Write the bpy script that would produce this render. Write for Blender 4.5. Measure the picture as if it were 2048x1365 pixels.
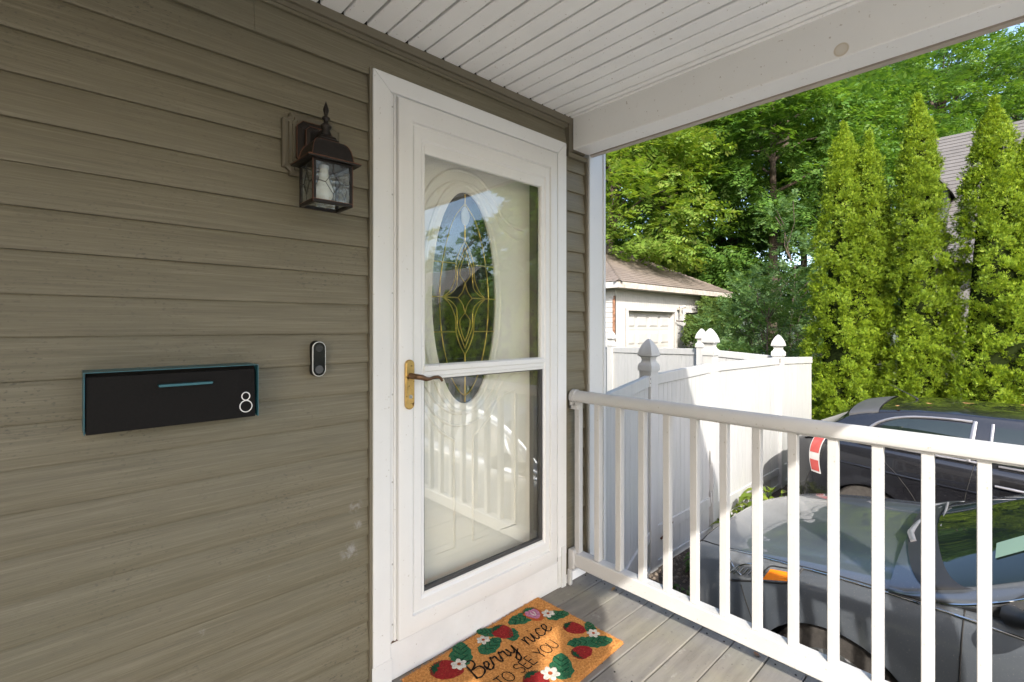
import bpy, bmesh, math, random
import numpy as np
from mathutils import Vector, Matrix

random.seed(7)
RNG = np.random.default_rng(11)
PI = math.pi
SC = bpy.context.scene
COL = SC.collection
for _o in list(bpy.data.objects):
    bpy.data.objects.remove(_o)

# ------------------------------------------------------------------ camera
YAW = math.atan2(910, 972)
cam_d = bpy.data.cameras.new('camera')
cam = bpy.data.objects.new('camera', cam_d)
COL.objects.link(cam)
cam.location = (0, 0, 1.29)
cam.rotation_euler = (PI / 2, 0, -YAW)
cam_d.sensor_width = 36.0
cam_d.lens = 972 / 2048 * 36
cam_d.shift_y = -30 / 2048
cam_d.clip_start = 0.02
cam_d.clip_end = 500
SC.camera = cam

# ------------------------------------------------------------------ world and sun
SUN_EL = math.radians(34.7)
SUN_AZ = math.radians(225)          # clockwise from +Y: the sun stands towards -X -Y
world = bpy.data.worlds.new('World')
SC.world = world
world.use_nodes = True
wn = world.node_tree
wn.nodes.clear()
sky = wn.nodes.new('ShaderNodeTexSky')
sky.sky_type = 'NISHITA'
sky.sun_disc = False
sky.sun_elevation = SUN_EL
sky.sun_rotation = SUN_AZ
sky.air_density = 1.0
sky.dust_density = 2.4
sky.ozone_density = 1.3
bgn = wn.nodes.new('ShaderNodeBackground')
bgn.inputs['Strength'].default_value = 0.15
won = wn.nodes.new('ShaderNodeOutputWorld')
wn.links.new(sky.outputs[0], bgn.inputs['Color'])
wn.links.new(bgn.outputs[0], won.inputs['Surface'])

sun_d = bpy.data.lights.new('sun', 'SUN')
sun_d.energy = 2.3
sun_d.angle = math.radians(0.55)
sun_d.color = (1.0, 0.95, 0.87)
sun = bpy.data.objects.new('sun', sun_d)
COL.objects.link(sun)
_sd = Vector((1.02, 1.02, -1.0)).normalized()
sun.rotation_euler = _sd.to_track_quat('-Z', 'Y').to_euler()

SC.view_settings.view_transform = 'Standard'
SC.view_settings.look = 'None'
SC.view_settings.gamma = 1.0
SC.view_settings.exposure = 1.72
SC.view_settings.use_curve_mapping = False
SC.render.engine = 'CYCLES'
SC.cycles.max_bounces = 10
SC.cycles.diffuse_bounces = 6
SC.cycles.glossy_bounces = 4
SC.cycles.transparent_max_bounces = 12
SC.cycles.use_denoising = True

# ------------------------------------------------------------------ helpers
ORG = {}


def thing(name, label, cat, loc=(0, 0, 0), group=None):
    o = bpy.data.objects.new(name, None)
    o.empty_display_size = 0.1
    o.location = loc
    COL.objects.link(o)
    o['label'] = label
    o['category'] = cat
    if group:
        o['group'] = group
    ORG[o.name] = Vector(loc)
    return o


def tag(o, label=None, cat=None, group=None, kind=None):
    if label: o['label'] = label
    if cat: o['category'] = cat
    if group: o['group'] = group
    if kind: o['kind'] = kind
    return o


def link_mesh(name, me, mats, parent=None):
    o = bpy.data.objects.new(name, me)
    COL.objects.link(o)
    for m in (mats if isinstance(mats, (list, tuple)) else [mats]):
        me.materials.append(m)
    if parent is not None:
        o.parent = parent
        ORG[o.name] = ORG[parent.name]
    else:
        ORG[o.name] = Vector((0, 0, 0))
    return o


def reuse(src, name, loc, parent, rz=0.0):
    """another object on the same mesh data, placed relative to the parent"""
    o = src.copy()
    o.name = name
    COL.objects.link(o)
    o.parent = parent
    o.location = loc
    o.rotation_euler = (0, 0, rz)
    ORG[o.name] = ORG[parent.name]
    return o


def copy_tree(o, parent=None, loc=None, rz=None):
    c = o.copy()
    COL.objects.link(c)
    if parent is not None:
        c.parent = parent
    if loc is not None: c.location = loc
    if rz is not None: c.rotation_euler = (0, 0, rz)
    ORG[c.name] = Vector(c.location) if parent is None else ORG[parent.name]
    for ch in list(o.children):
        copy_tree(ch, c)
    return c


class MB:
    def __init__(self):
        self.V = []
        self.F = []
        self.M = []

    def add(self, verts, faces, mi=0):
        n = len(self.V)
        self.V += [tuple(map(float, v)) for v in verts]
        self.F += [tuple(i + n for i in f) for f in faces]
        self.M += [mi] * len(faces)
        return self

    def box(self, x0, x1, y0, y1, z0, z1, mi=0):
        v = [(x0, y0, z0), (x1, y0, z0), (x1, y1, z0), (x0, y1, z0), (x0, y0, z1), (x1, y0, z1), (x1, y1, z1), (x0, y1, z1)]
        return self.hexa(v, mi)

    def hexa(self, v, mi=0):
        return self.add(v, [(0, 3, 2, 1), (4, 5, 6, 7), (0, 1, 5, 4), (1, 2, 6, 5), (2, 3, 7, 6), (3, 0, 4, 7)], mi)

    def prism(self, poly, axis, a0, a1, mi=0):
        """poly: 2-D points; axis x -> (y,z), y -> (x,z), z -> (x,y)"""
        n = len(poly)
        def P(p, a):
            return {'x': (a, p[0], p[1]), 'y': (p[0], a, p[1]), 'z': (p[0], p[1], a)}[axis]
        v = [P(p, a0) for p in poly] + [P(p, a1) for p in poly]
        f = [tuple(range(n))[::-1], tuple(range(n, 2 * n))]
        f += [(i, (i + 1) % n, n + (i + 1) % n, n + i) for i in range(n)]
        return self.add(v, f, mi)

    def tube(self, pts, r, n=8, closed=False, flat=None, mi=0):
        P = [Vector(p) for p in pts]
        m = len(P)
        rr = list(np.interp(np.linspace(0, 1, m), np.linspace(0, 1, len(r)), r)) if isinstance(r, (list, tuple, np.ndarray)) else [r] * m
        base = len(self.V)
        ref = None
        for i, p in enumerate(P):
            if closed:
                t = P[(i + 1) % m] - P[i - 1]
            else:
                t = P[min(i + 1, m - 1)] - P[max(i - 1, 0)]
            t = t.normalized() if t.length > 1e-9 else Vector((0, 0, 1))
            if ref is None:
                ref = Vector((0, 0, 1)) if abs(t.z) < 0.9 else Vector((1, 0, 0))
            a = (ref - t * ref.dot(t))
            a = a.normalized() if a.length > 1e-6 else t.orthogonal().normalized()
            b = t.cross(a)
            ref = a
            for k in range(n):
                w = 2 * PI * k / n
                q = p + a * (rr[i] * math.cos(w)) + b * (rr[i] * math.sin(w))
                self.V.append(tuple(q))
        segs = m if closed else m - 1
        for i in range(segs):
            j = (i + 1) % m
            for k in range(n):
                k2 = (k + 1) % n
                self.F.append((base + i * n + k, base + i * n + k2, base + j * n + k2, base + j * n + k))
                self.M.append(mi)
        if not closed:
            self.F.append(tuple(base + k for k in range(n))[::-1]); self.M.append(mi)
            self.F.append(tuple(base + (m - 1) * n + k for k in range(n))); self.M.append(mi)
        return self

    def lathe(self, prof, c=(0, 0, 0), axis='z', n=24, mi=0):
        base = len(self.V)
        m = len(prof)
        for (r, h) in prof:
            for k in range(n):
                w = 2 * PI * k / n
                a, b = r * math.cos(w), r * math.sin(w)
                d = {'z': (a, b, h), 'x': (h, a, b), 'y': (b, h, a)}[axis]
                self.V.append((c[0] + d[0], c[1] + d[1], c[2] + d[2]))
        for i in range(m - 1):
            for k in range(n):
                k2 = (k + 1) % n
                self.F.append((base + i * n + k, base + i * n + k2, base + (i + 1) * n + k2, base + (i + 1) * n + k))
                self.M.append(mi)
        self.F.append(tuple(base + k for k in range(n))[::-1]); self.M.append(mi)
        self.F.append(tuple(base + (m - 1) * n + k for k in range(n))); self.M.append(mi)
        return self

    def grid(self, P, mi=0, flip=False):
        P = np.asarray(P, float)
        a, b = P.shape[:2]
        base = len(self.V)
        self.V += [tuple(p) for p in P.reshape(-1, 3)]
        for i in range(a - 1):
            for j in range(b - 1):
                q = (base + i * b + j, base + i * b + j + 1, base + (i + 1) * b + j + 1, base + (i + 1) * b + j)
                self.F.append(q[::-1] if flip else q)
                self.M.append(mi)
        return self

    def rings(self, loops, mi=0, cap0=True, cap1=True):
        """loft closed loops of equal size"""
        n = len(loops[0])
        base = len(self.V)
        for L in loops:
            self.V += [tuple(map(float, p)) for p in L]
        for i in range(len(loops) - 1):
            for k in range(n):
                k2 = (k + 1) % n
                self.F.append((base + i * n + k, base + i * n + k2, base + (i + 1) * n + k2, base + (i + 1) * n + k))
                self.M.append(mi)
        if cap0: self.F.append(tuple(base + k for k in range(n))[::-1]); self.M.append(mi)
        if cap1: self.F.append(tuple(base + (len(loops) - 1) * n + k for k in range(n))); self.M.append(mi)
        return self

    def move(self, d):
        self.V = [(v[0] + d[0], v[1] + d[1], v[2] + d[2]) for v in self.V]
        return self

    def build(self, name, mats, parent=None, smooth=None, bevel=0.0, segs=1, rel=False):
        o = ORG[parent.name] if (parent is not None and not rel) else Vector((0, 0, 0))
        me = bpy.data.meshes.new(name)
        me.from_pydata([(v[0] - o.x, v[1] - o.y, v[2] - o.z) for v in self.V], [], self.F)
        if any(self.M):
            me.polygons.foreach_set('material_index', self.M)
        if True:
            bm = bmesh.new()
            bm.from_mesh(me)
            bmesh.ops.recalc_face_normals(bm, faces=bm.faces)
            if bevel > 0:
                ed = [e for e in bm.edges if len(e.link_faces) == 2 and e.calc_face_angle(0) > 0.5]
                bmesh.ops.bevel(bm, geom=ed, offset=bevel, segments=segs, affect='EDGES', profile=0.5)
            bm.to_mesh(me)
            bm.free()
        if smooth is not None:
            me.polygons.foreach_set('use_smooth', [True] * len(me.polygons))
            me.set_sharp_from_angle(angle=math.radians(smooth))
        me.update()
        return link_mesh(name, me, mats, parent)


def quads_object(name, Q, mat, parent=None, smooth=False):
    """Q: (N,4,3) array of loose quads in world space -> one mesh object, quickly"""
    Q = np.asarray(Q, np.float32)
    if parent is not None:
        o = ORG[parent.name]
        Q = Q - np.array([o.x, o.y, o.z], np.float32)
    n = len(Q)
    me = bpy.data.meshes.new(name)
    me.vertices.add(n * 4)
    me.loops.add(n * 4)
    me.polygons.add(n)
    me.vertices.foreach_set('co', Q.reshape(-1))
    me.loops.foreach_set('vertex_index', np.arange(n * 4, dtype=np.int32))
    me.polygons.foreach_set('loop_start', np.arange(0, n * 4, 4, dtype=np.int32))
    me.update(calc_edges=True)
    return link_mesh(name, me, mat, parent)


# ------------------------------------------------------------------ materials
MATS = {}


class NT:
    def __init__(self, name):
        self.m = bpy.data.materials.new(name)
        self.m.use_nodes = True
        self.t = self.m.node_tree
        self.t.nodes.clear()
        self.out = self.n('ShaderNodeOutputMaterial')

    def n(self, typ, **kw):
        x = self.t.nodes.new(typ)
        for k, v in kw.items():
            if k in x.inputs:
                self.set(x, k, v)
            else:
                setattr(x, k, v)
        return x

    def set(self, node, k, v):
        if isinstance(v, bpy.types.NodeSocket):
            self.t.links.new(v, node.inputs[k])
        else:
            node.inputs[k].default_value = v

    def link(self, a, b):
        self.t.links.new(a, b)

    def coords(self, scale=(1, 1, 1), obj=True):
        g = self.n('ShaderNodeNewGeometry')
        tc = self.n('ShaderNodeTexCoord')
        mp = self.n('ShaderNodeMapping')
        self.link(tc.outputs['Object'] if obj else g.outputs['Position'], mp.inputs['Vector'])
        mp.inputs['Scale'].default_value = scale
        return mp.outputs['Vector']

    def noise(self, vec, scale=5.0, detail=4.0, rough=0.55, dist=0.0):
        x = self.n('ShaderNodeTexNoise')
        self.link(vec, x.inputs['Vector'])
        x.inputs['Scale'].default_value = scale
        x.inputs['Detail'].default_value = detail
        x.inputs['Roughness'].default_value = rough
        x.inputs['Distortion'].default_value = dist
        return x.outputs['Fac']

    def ramp(self, fac, stops):
        r = self.n('ShaderNodeValToRGB')
        self.link(fac, r.inputs['Fac'])
        e = r.color_ramp.elements
        while len(e) < len(stops):
            e.new(0.5)
        for el, (p, c) in zip(e, stops):
            el.position = p
            el.color = (c[0], c[1], c[2], 1) if not isinstance(c, (int, float)) else (c, c, c, 1)
        return r.outputs['Color']

    def mix(self, fac, a, b, mode='MIX'):
        x = self.n('ShaderNodeMix', data_type='RGBA', blend_type=mode)
        for k, v in ((0, fac), (6, a), (7, b)):
            if isinstance(v, bpy.types.NodeSocket):
                self.link(v, x.inputs[k])
            else:
                x.inputs[k].default_value = v if k == 0 else (v[0], v[1], v[2], 1)
        return x.outputs[2]

    def bump(self, h, strength=0.3, dist=0.01):
        b = self.n('ShaderNodeBump')
        self.link(h, b.inputs['Height'])
        b.inputs['Strength'].default_value = strength
        b.inputs['Distance'].default_value = dist
        return b.outputs['Normal']

    def bsdf(self, color, rough=0.5, metallic=0.0, normal=None, **kw):
        p = self.n('ShaderNodeBsdfPrincipled')
        if isinstance(color, bpy.types.NodeSocket):
            self.link(color, p.inputs['Base Color'])
        else:
            p.inputs['Base Color'].default_value = (color[0], color[1], color[2], 1)
        if isinstance(rough, bpy.types.NodeSocket):
            self.link(rough, p.inputs['Roughness'])
        else:
            p.inputs['Roughness'].default_value = rough
        p.inputs['Metallic'].default_value = metallic
        if normal is not None:
            self.link(normal, p.inputs['Normal'])
        for k, v in kw.items():
            p.inputs[k.replace('_', ' ')].default_value = v
        return p.outputs[0]

    def done(self, shader):
        self.link(shader, self.out.inputs['Surface'])
        return self.m


def plain(name, color, rough=0.5, metallic=0.0, var=0.12, scale=6.0, spots=0.0, bump=0.0, bscale=60.0, obj=True, spotcol=None, **kw):
    """a base colour with soft mottling, optional small dirt specks and fine bump"""
    N = NT(name)
    v = N.coords(obj=obj)
    f = N.noise(v, scale, 5.0, 0.6)
    lo = [c * (1 - var) for c in color]
    hi = [min(1, c * (1 + var)) for c in color]
    c = N.ramp(f, [(0.3, lo), (0.7, hi)])
    if spots > 0:
        s = N.noise(v, 85.0, 2.0, 0.5)
        k = N.ramp(s, [(0.72 - 0.06 * spots, 0.0), (0.80 - 0.06 * spots, 1.0)])
        c = N.mix(k, c, spotcol or [x * 0.45 for x in color])
    nrm = None
    if bump > 0:
        nrm = N.bump(N.noise(v, bscale, 3.0, 0.6), bump, 0.004)
    return N.done(N.bsdf(c, rough, metallic, nrm, **kw))


def siding_mat(name, c0, c1, c2):
    N = NT(name)
    v = N.coords((1.3, 1, 46.0), obj=False)
    f = N.noise(v, 2.2, 7.0, 0.62, 0.3)
    c = N.ramp(f, [(0.22, c0), (0.5, c1), (0.78, c2)])
    v1 = N.coords((5.0, 1, 300.0), obj=False)
    f1 = N.noise(v1, 2.0, 3.0, 0.6)
    c = N.mix(N.ramp(f1, [(0.35, 0.0), (0.75, 0.55)]), c, [x * 0.68 for x in c1])
    f3 = N.noise(N.coords((2.2, 1, 110.0), obj=False), 2.0, 4.0, 0.65)
    c = N.mix(N.ramp(f3, [(0.50, 0.0), (0.74, 0.45)]), c, [min(1, x * 1.35) for x in c2])
    v2 = N.coords((1, 1, 1), obj=False)
    f2 = N.noise(v2, 2.3, 4.0, 0.6)
    c = N.mix(N.ramp(f2, [(0.42, 0.0), (0.72, 0.30)]), c, (c1[0] * 0.82, c1[1] * 0.90, c1[2] * 0.92))
    # dark mildew specks gathered in patches
    sp = N.noise(N.coords((80, 80, 170), obj=False), 1.0, 2.0, 0.5)
    pt = N.noise(v2, 3.1, 3.0, 0.55)
    k = N.n('ShaderNodeMath', operation='MULTIPLY')
    N.link(N.ramp(sp, [(0.60, 0.0), (0.68, 1.0)]), k.inputs[0])
    N.link(N.ramp(pt, [(0.45, 0.0), (0.65, 0.55)]), k.inputs[1])
    c = N.mix(k.outputs[0], c, (0.05, 0.043, 0.033))
    # chalky scuff marks beside the door, low down
    for (px_, pz_, r_) in ((0.736, 0.512, 0.040), (0.755, 0.665, 0.030), (0.765, 0.60, 0.018), (0.30, 0.42, 0.014)):
        g_ = N.n('ShaderNodeNewGeometry')
        d_ = N.n('ShaderNodeVectorMath', operation='DISTANCE')
        N.link(g_.outputs['Position'], d_.inputs[0])
        d_.inputs[1].default_value = (px_, 1.60, pz_)
        m_ = N.n('ShaderNodeMath', operation='MULTIPLY')
        N.link(N.ramp(d_.outputs['Value'], [(r_ * 0.35, 0.42), (r_, 0.0)]), m_.inputs[0])
        N.link(N.ramp(N.noise(N.coords((45, 45, 28), obj=False), 1.0, 4.0, 0.6, 0.6), [(0.44, 0.0), (0.62, 1.0)]), m_.inputs[1])
        c = N.mix(m_.outputs[0], c, (0.42, 0.42, 0.42))
    # a few chalky scuffs
    wh = N.noise(N.coords((7, 7, 9), obj=False), 1.0, 5.0, 0.65, 0.8)
    c = N.mix(N.ramp(wh, [(0.735, 0.0), (0.80, 0.35)]), c, (0.45, 0.46, 0.46))
    h = N.n('ShaderNodeMath', operation='ADD')
    N.link(f, h.inputs[0]); N.link(f1, h.inputs[1])
    return N.done(N.bsdf(c, 0.52, 0.0, N.bump(h.outputs[0], 0.35, 0.0022)))


def foliage_mat(name, stops, trans=0.35, rough=0.5):
    N = NT(name)
    g = N.n('ShaderNodeNewGeometry')
    c = N.ramp(g.outputs['Random Per Island'], stops)
    f = N.noise(N.coords((1, 1, 1), obj=False), 0.55, 3.0, 0.5)
    c = N.mix(N.ramp(f, [(0.35, 0.0), (0.7, 0.35)]), c, [x * 0.62 for x in stops[0][1]])
    p = N.bsdf(c, rough, 0.0, None, Specular_IOR_Level=0.35)
    t = N.n('ShaderNodeBsdfTranslucent')
    tc = N.mix(1.0, c, (1.25, 1.15, 0.45), 'MULTIPLY')
    N.link(tc, t.inputs['Color'])
    m = N.n('ShaderNodeMixShader')
    m.inputs[0].default_value = trans
    N.link(p, m.inputs[1]); N.link(t.outputs[0], m.inputs[2])
    return N.done(m.outputs[0])


def pane_mat(name, tint=(0.93, 0.96, 0.94), ior=1.5, gain=1.6, bump=0.0, bscale=3.0):
    """window glass: transparent with a Fresnel mirror over it"""
    N = NT(name)
    tr = N.n('ShaderNodeBsdfTransparent')
    tr.inputs[0].default_value = (*tint, 1)
    gl = N.n('ShaderNodeBsdfGlossy')
    gl.inputs['Roughness'].default_value = 0.0
    gl.inputs['Color'].default_value = (0.95, 0.97, 1.0, 1)
    # Schlick reflectance from the unsigned angle, so that both faces of the sheet behave alike
    g = N.n('ShaderNodeNewGeometry')
    dt = N.n('ShaderNodeVectorMath', operation='DOT_PRODUCT')
    N.link(g.outputs['Incoming'], dt.inputs[0]); N.link(g.outputs['Normal'], dt.inputs[1])
    def M_(op, x_, y_=None):
        q = N.n('ShaderNodeMath', operation=op)
        for k_, v_ in enumerate((x_, y_)):
            if v_ is None: continue
            if isinstance(v_, bpy.types.NodeSocket): N.link(v_, q.inputs[k_])
            else: q.inputs[k_].default_value = v_
        return q.outputs[0]
    f0 = ((ior - 1) / (ior + 1)) ** 2 * gain
    p5 = M_('POWER', M_('SUBTRACT', 1.0, M_('ABSOLUTE', dt.outputs['Value'])), 5.0)
    mu_out = M_('ADD', M_('MULTIPLY', p5, 1 - f0), f0)
    if bump:
        nm = N.bump(N.noise(N.coords(), bscale, 2.0, 0.5), bump, 0.01)
        N.link(nm, gl.inputs['Normal'])
    mx = N.n('ShaderNodeMixShader')
    N.link(mu_out, mx.inputs[0]); N.link(tr.outputs[0], mx.inputs[1]); N.link(gl.outputs[0], mx.inputs[2])
    return N.done(mx.outputs[0])


def deck_mat():
    N = NT('deck_composite')
    v = N.coords((1, 1, 1), obj=False)
    f = N.noise(N.coords((1.2, 9, 9), obj=False), 3.0, 6.0, 0.65)
    c = N.ramp(f, [(0.3, (0.132, 0.122, 0.109)), (0.7, (0.215, 0.200, 0.178))])
    f2 = N.noise(v, 5.0, 4.0, 0.6)
    c = N.mix(N.ramp(f2, [(0.45, 0.0), (0.75, 0.55)]), c, (0.235, 0.222, 0.155))
    f3 = N.noise(v, 14.0, 5.0, 0.7)
    c = N.mix(N.ramp(f3, [(0.62, 0.0), (0.72, 0.6)]), c, (0.34, 0.33, 0.31))
    f4 = N.noise(v, 70.0, 2.0, 0.5)
    c = N.mix(N.ramp(f4, [(0.66, 0.0), (0.74, 0.6)]), c, (0.07, 0.065, 0.06))
    return N.done(N.bsdf(c, 0.68, 0.0, N.bump(N.noise(N.coords((2, 60, 60), obj=False), 3.0, 4.0, 0.6), 0.25, 0.003)))


def coir_mat():
    N = NT('coir')
    v = N.coords()
    f = N.noise(v, 115.0, 4.0, 0.78)
    c = N.ramp(f, [(0.3, (0.27, 0.115, 0.032)), (0.55, (0.60, 0.265, 0.075)), (0.8, (0.78, 0.43, 0.17))])
    f2 = N.noise(v, 9.0, 4.0, 0.6)
    c = N.mix(N.ramp(f2, [(0.4, 0.0), (0.8, 0.35)]), c, (0.42, 0.19, 0.063))
    return N.done(N.bsdf(c, 0.9, 0.0, N.bump(f, 0.9, 0.006), Specular_IOR_Level=0.1))


def dye_mat(name, col):
    N = NT(name)
    v = N.coords()
    f = N.noise(v, 120.0, 4.0, 0.75)
    c = N.ramp(f, [(0.30, [x * 0.45 for x in col]), (0.6, col), (0.85, [min(1, x * 1.5 + 0.02) for x in col])])
    return N.done(N.bsdf(c, 0.9, 0.0, N.bump(f, 0.9, 0.006), Specular_IOR_Level=0.1))


def paint_mat(name, col, metallic=0.3, rough=0.35, dust=0.1, coat=1.0):
    N = NT(name)
    v = N.coords()
    f = N.noise(v, 2.0, 5.0, 0.6)
    c = N.ramp(f, [(0.3, [x * 0.95 for x in col]), (0.7, [x * 1.05 for x in col])])
    d = N.noise(v, 120.0, 2.0, 0.6)
    c = N.mix(N.ramp(d, [(0.62, 0.0), (0.74, dust)]), c, (0.5, 0.48, 0.44))
    return N.done(N.bsdf(c, rough, metallic, None, Coat_Weight=coat, Coat_Roughness=0.03))


def roof_mat(name, c0, c1, row, col_w, ax='y'):
    """asphalt shingle surface for far roofs: courses and tabs as relief and tone"""
    N = NT(name)
    tc = N.n('ShaderNodeTexCoord')
    br = N.n('ShaderNodeTexBrick')
    N.link(tc.outputs['UV'], br.inputs['Vector'])
    br.inputs['Scale'].default_value = 1.0
    br.inputs['Brick Width'].default_value = col_w
    br.inputs['Row Height'].default_value = row
    br.inputs['Mortar Size'].default_value = 0.012
    br.inputs['Color1'].default_value = (*c0, 1)
    br.inputs['Color2'].default_value = (*c1, 1)
    br.inputs['Mortar'].default_value = (c0[0] * 0.35, c0[1] * 0.35, c0[2] * 0.35, 1)
    f = N.noise(N.coords((1, 1, 1), obj=False), 1.6, 5.0, 0.6)
    c = N.mix(N.ramp(f, [(0.4, 0.0), (0.75, 0.45)]), br.outputs['Color'], (c1[0] * 1.15, c1[1] * 0.95, c1[2] * 0.75))
    g = N.noise(N.coords((1, 1, 1), obj=False), 60.0, 2.0, 0.6)
    c = N.mix(N.ramp(g, [(0.6, 0.0), (0.8, 0.3)]), c, (0.30, 0.20, 0.09))
    return N.done(N.bsdf(c, 0.9, 0.0, N.bump(br.outputs['Fac'], -0.6, 0.02)))


M_SID = siding_mat('olive_siding', (0.119, 0.101, 0.063), (0.158, 0.137, 0.089), (0.206, 0.182, 0.126))
M_TAUPE = plain('taupe_trim', (0.150, 0.131, 0.092), 0.5, var=0.06)
M_WHITE = plain('white_vinyl', (0.62, 0.62, 0.61), 0.42, var=0.03, scale=3.0, spots=0.25, spotcol=(0.42, 0.40, 0.36))
M_RAIL = plain('railing_vinyl', (0.45, 0.446, 0.437), 0.42, var=0.05, scale=6.0, spots=0.5, spotcol=(0.30, 0.28, 0.24))
M_DOORW = plain('white_door_paint', (0.715, 0.713, 0.70), 0.38, var=0.025, scale=4.0, spots=0.2, spotcol=(0.5, 0.48, 0.44))
M_CREAM = plain('ceiling_white', (0.86, 0.852, 0.832), 0.5, var=0.04, scale=3.0, spots=0.35, spotcol=(0.42, 0.37, 0.30))
M_MDOOR = plain('inner_door_paint', (0.84, 0.81, 0.745), 0.45, var=0.02)
def fence_mat():
    N = NT('white_fence_vinyl')
    v = N.coords((9, 9, 0.7), obj=False)
    c = N.ramp(N.noise(v, 2.0, 5.0, 0.6), [(0.3, (0.40, 0.40, 0.395)), (0.7, (0.455, 0.455, 0.45))])
    w = N.noise(N.coords((1, 1, 1), obj=False), 2.6, 5.0, 0.65)
    c = N.mix(N.ramp(w, [(0.52, 0.0), (0.75, 0.45)]), c, (0.395, 0.40, 0.37))
    s = N.noise(N.coords((60, 60, 25), obj=False), 1.0, 2.0, 0.5)
    c = N.mix(N.ramp(s, [(0.70, 0.0), (0.76, 0.4)]), c, (0.30, 0.29, 0.25))
    return N.done(N.bsdf(c, 0.42, 0.0, N.bump(N.noise(N.coords((22, 22, 0.5), obj=False), 1.0, 3.0, 0.5), 0.25, 0.01)))


M_FENCE = fence_mat()
M_KICK = plain('threshold_paint', (0.70, 0.70, 0.69), 0.55, var=0.06, scale=7.0, spots=0.6, spotcol=(0.36, 0.33, 0.28))
M_DARK = plain('shadow_gap', (0.015, 0.014, 0.013), 0.8)
M_RUBBER = plain('black_rubber', (0.018, 0.018, 0.018), 0.55)
M_BRONZE = plain('oil_rubbed_bronze', (0.012, 0.0085, 0.007), 0.42, 0.4, var=0.3, scale=40.0)
M_COPPER = plain('rubbed_copper_edge', (0.16, 0.065, 0.035), 0.45, 0.6, var=0.3, scale=60.0)
M_BRASS = plain('worn_brass', (0.58, 0.39, 0.14), 0.36, 0.9, var=0.25, scale=25.0, spots=1.3, spotcol=(0.10, 0.055, 0.02))
M_LEVER = plain('tarnished_brass', (0.17, 0.095, 0.05), 0.42, 0.75, var=0.2, scale=40.0)
M_CAME = plain('brass_came', (0.72, 0.52, 0.16), 0.30, 1.0, var=0.1)
M_STEEL = plain('zinc_screw', (0.45, 0.45, 0.43), 0.4, 0.8)
M_TEAL = plain('teal_metal', (0.030, 0.125, 0.155), 0.38, 0.1, var=0.05)
M_BLACKM = plain('black_powder_coat', (0.0075, 0.0062, 0.0056), 0.5, 0.0, var=0.2, scale=200.0, bump=0.08, bscale=400.0, Specular_IOR_Level=0.12)
M_GLOSSB = plain('gloss_black', (0.008, 0.008, 0.009), 0.08)
M_PLASTW = plain('white_plastic', (0.78, 0.78, 0.77), 0.35, var=0.02)
M_BULB = plain('frosted_bulb', (0.82, 0.79, 0.70), 0.4, var=0.03)
M_GLASS = pane_mat('storm_glass', (0.97, 0.975, 0.955), 1.5, 2.4, 0.02, 2.0)
M_LGLASS = pane_mat('seeded_glass', (0.90, 0.92, 0.92), 1.5, 1.6, 0.35, 60.0)
M_DECK = deck_mat()
M_COIR = coir_mat()
D_RED = dye_mat('dyed_red', (0.30, 0.022, 0.022))
D_PINK = dye_mat('dyed_pink', (0.52, 0.21, 0.33))
D_ORANGE = dye_mat('dyed_orange_red', (0.46, 0.10, 0.03))
D_GREEN = dye_mat('dyed_green', (0.03, 0.135, 0.065))
D_DGREEN = dye_mat('dyed_dark_green', (0.014, 0.07, 0.032))
D_WHITE = dye_mat('dyed_white', (0.70, 0.66, 0.58))
D_BLACK = dye_mat('dyed_black', (0.018, 0.013, 0.010))


def oval_glass_mat():
    N = NT('bevelled_oval_glass')
    v = N.coords((1, 1, 1))
    f = N.noise(v, 16.0, 3.0, 0.6, 1.8)
    return N.done(N.bsdf((0.016, 0.020, 0.019), 0.03, 0.0, N.bump(f, 0.10, 0.006), IOR=2.1))


M_OVAL = oval_glass_mat()
# ================================================================== THE HOUSE
D0 = 1.6
house = thing('house', 'olive brown clapboard house with white front door and covered porch', 'house', (0, 1.6, 0))

# ---- ground and floor of the porch
g = MB()
g.add([(-120, -120, -1.02), (160, -120, -1.02), (160, 160, -1.02), (-120, 160, -1.02)], [(0, 1, 2, 3)])
M_LAWN = plain('lawn_soil', (0.075, 0.085, 0.035), 0.9, var=0.4, scale=1.5, bump=0.6, bscale=30, obj=False)
tag(g.build('ground', M_LAWN), 'green ground behind the fence', kind='structure')
M_ASPH = plain('asphalt', (0.115, 0.112, 0.107), 0.85, var=0.2, scale=3.0, bump=0.6, bscale=90, obj=False)
tag(MB().box(2.7, 9.3, -14, 1.75, -1.02, -1.0).build('driveway', M_ASPH), 'dark asphalt driveway under the two cars', kind='structure')
M_CONC = plain('bounce_concrete', (0.62, 0.60, 0.57), 0.85, var=0.12, scale=2.0, spots=0.3, bump=0.3, bscale=60, obj=False)  # unseen pale slab, added to bounce sunlight up to the porch ceiling
tag(MB().box(-6.0, 2.65, -9.0, -1.35, -1.02, -1.0).build('bounce_slab', M_CONC), 'unseen pale concrete added in front of the porch to bounce light up', kind='structure')
M_SOIL = plain('bed_soil', (0.062, 0.045, 0.032), 0.95, var=0.4, scale=12, bump=0.9, bscale=45, obj=False)
tag(MB().box(2.2, 8.8, 1.754, 2.40, -1.02, -0.985).build('planting_bed', M_SOIL), 'strip of bare soil along the fence', kind='structure')

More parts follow.
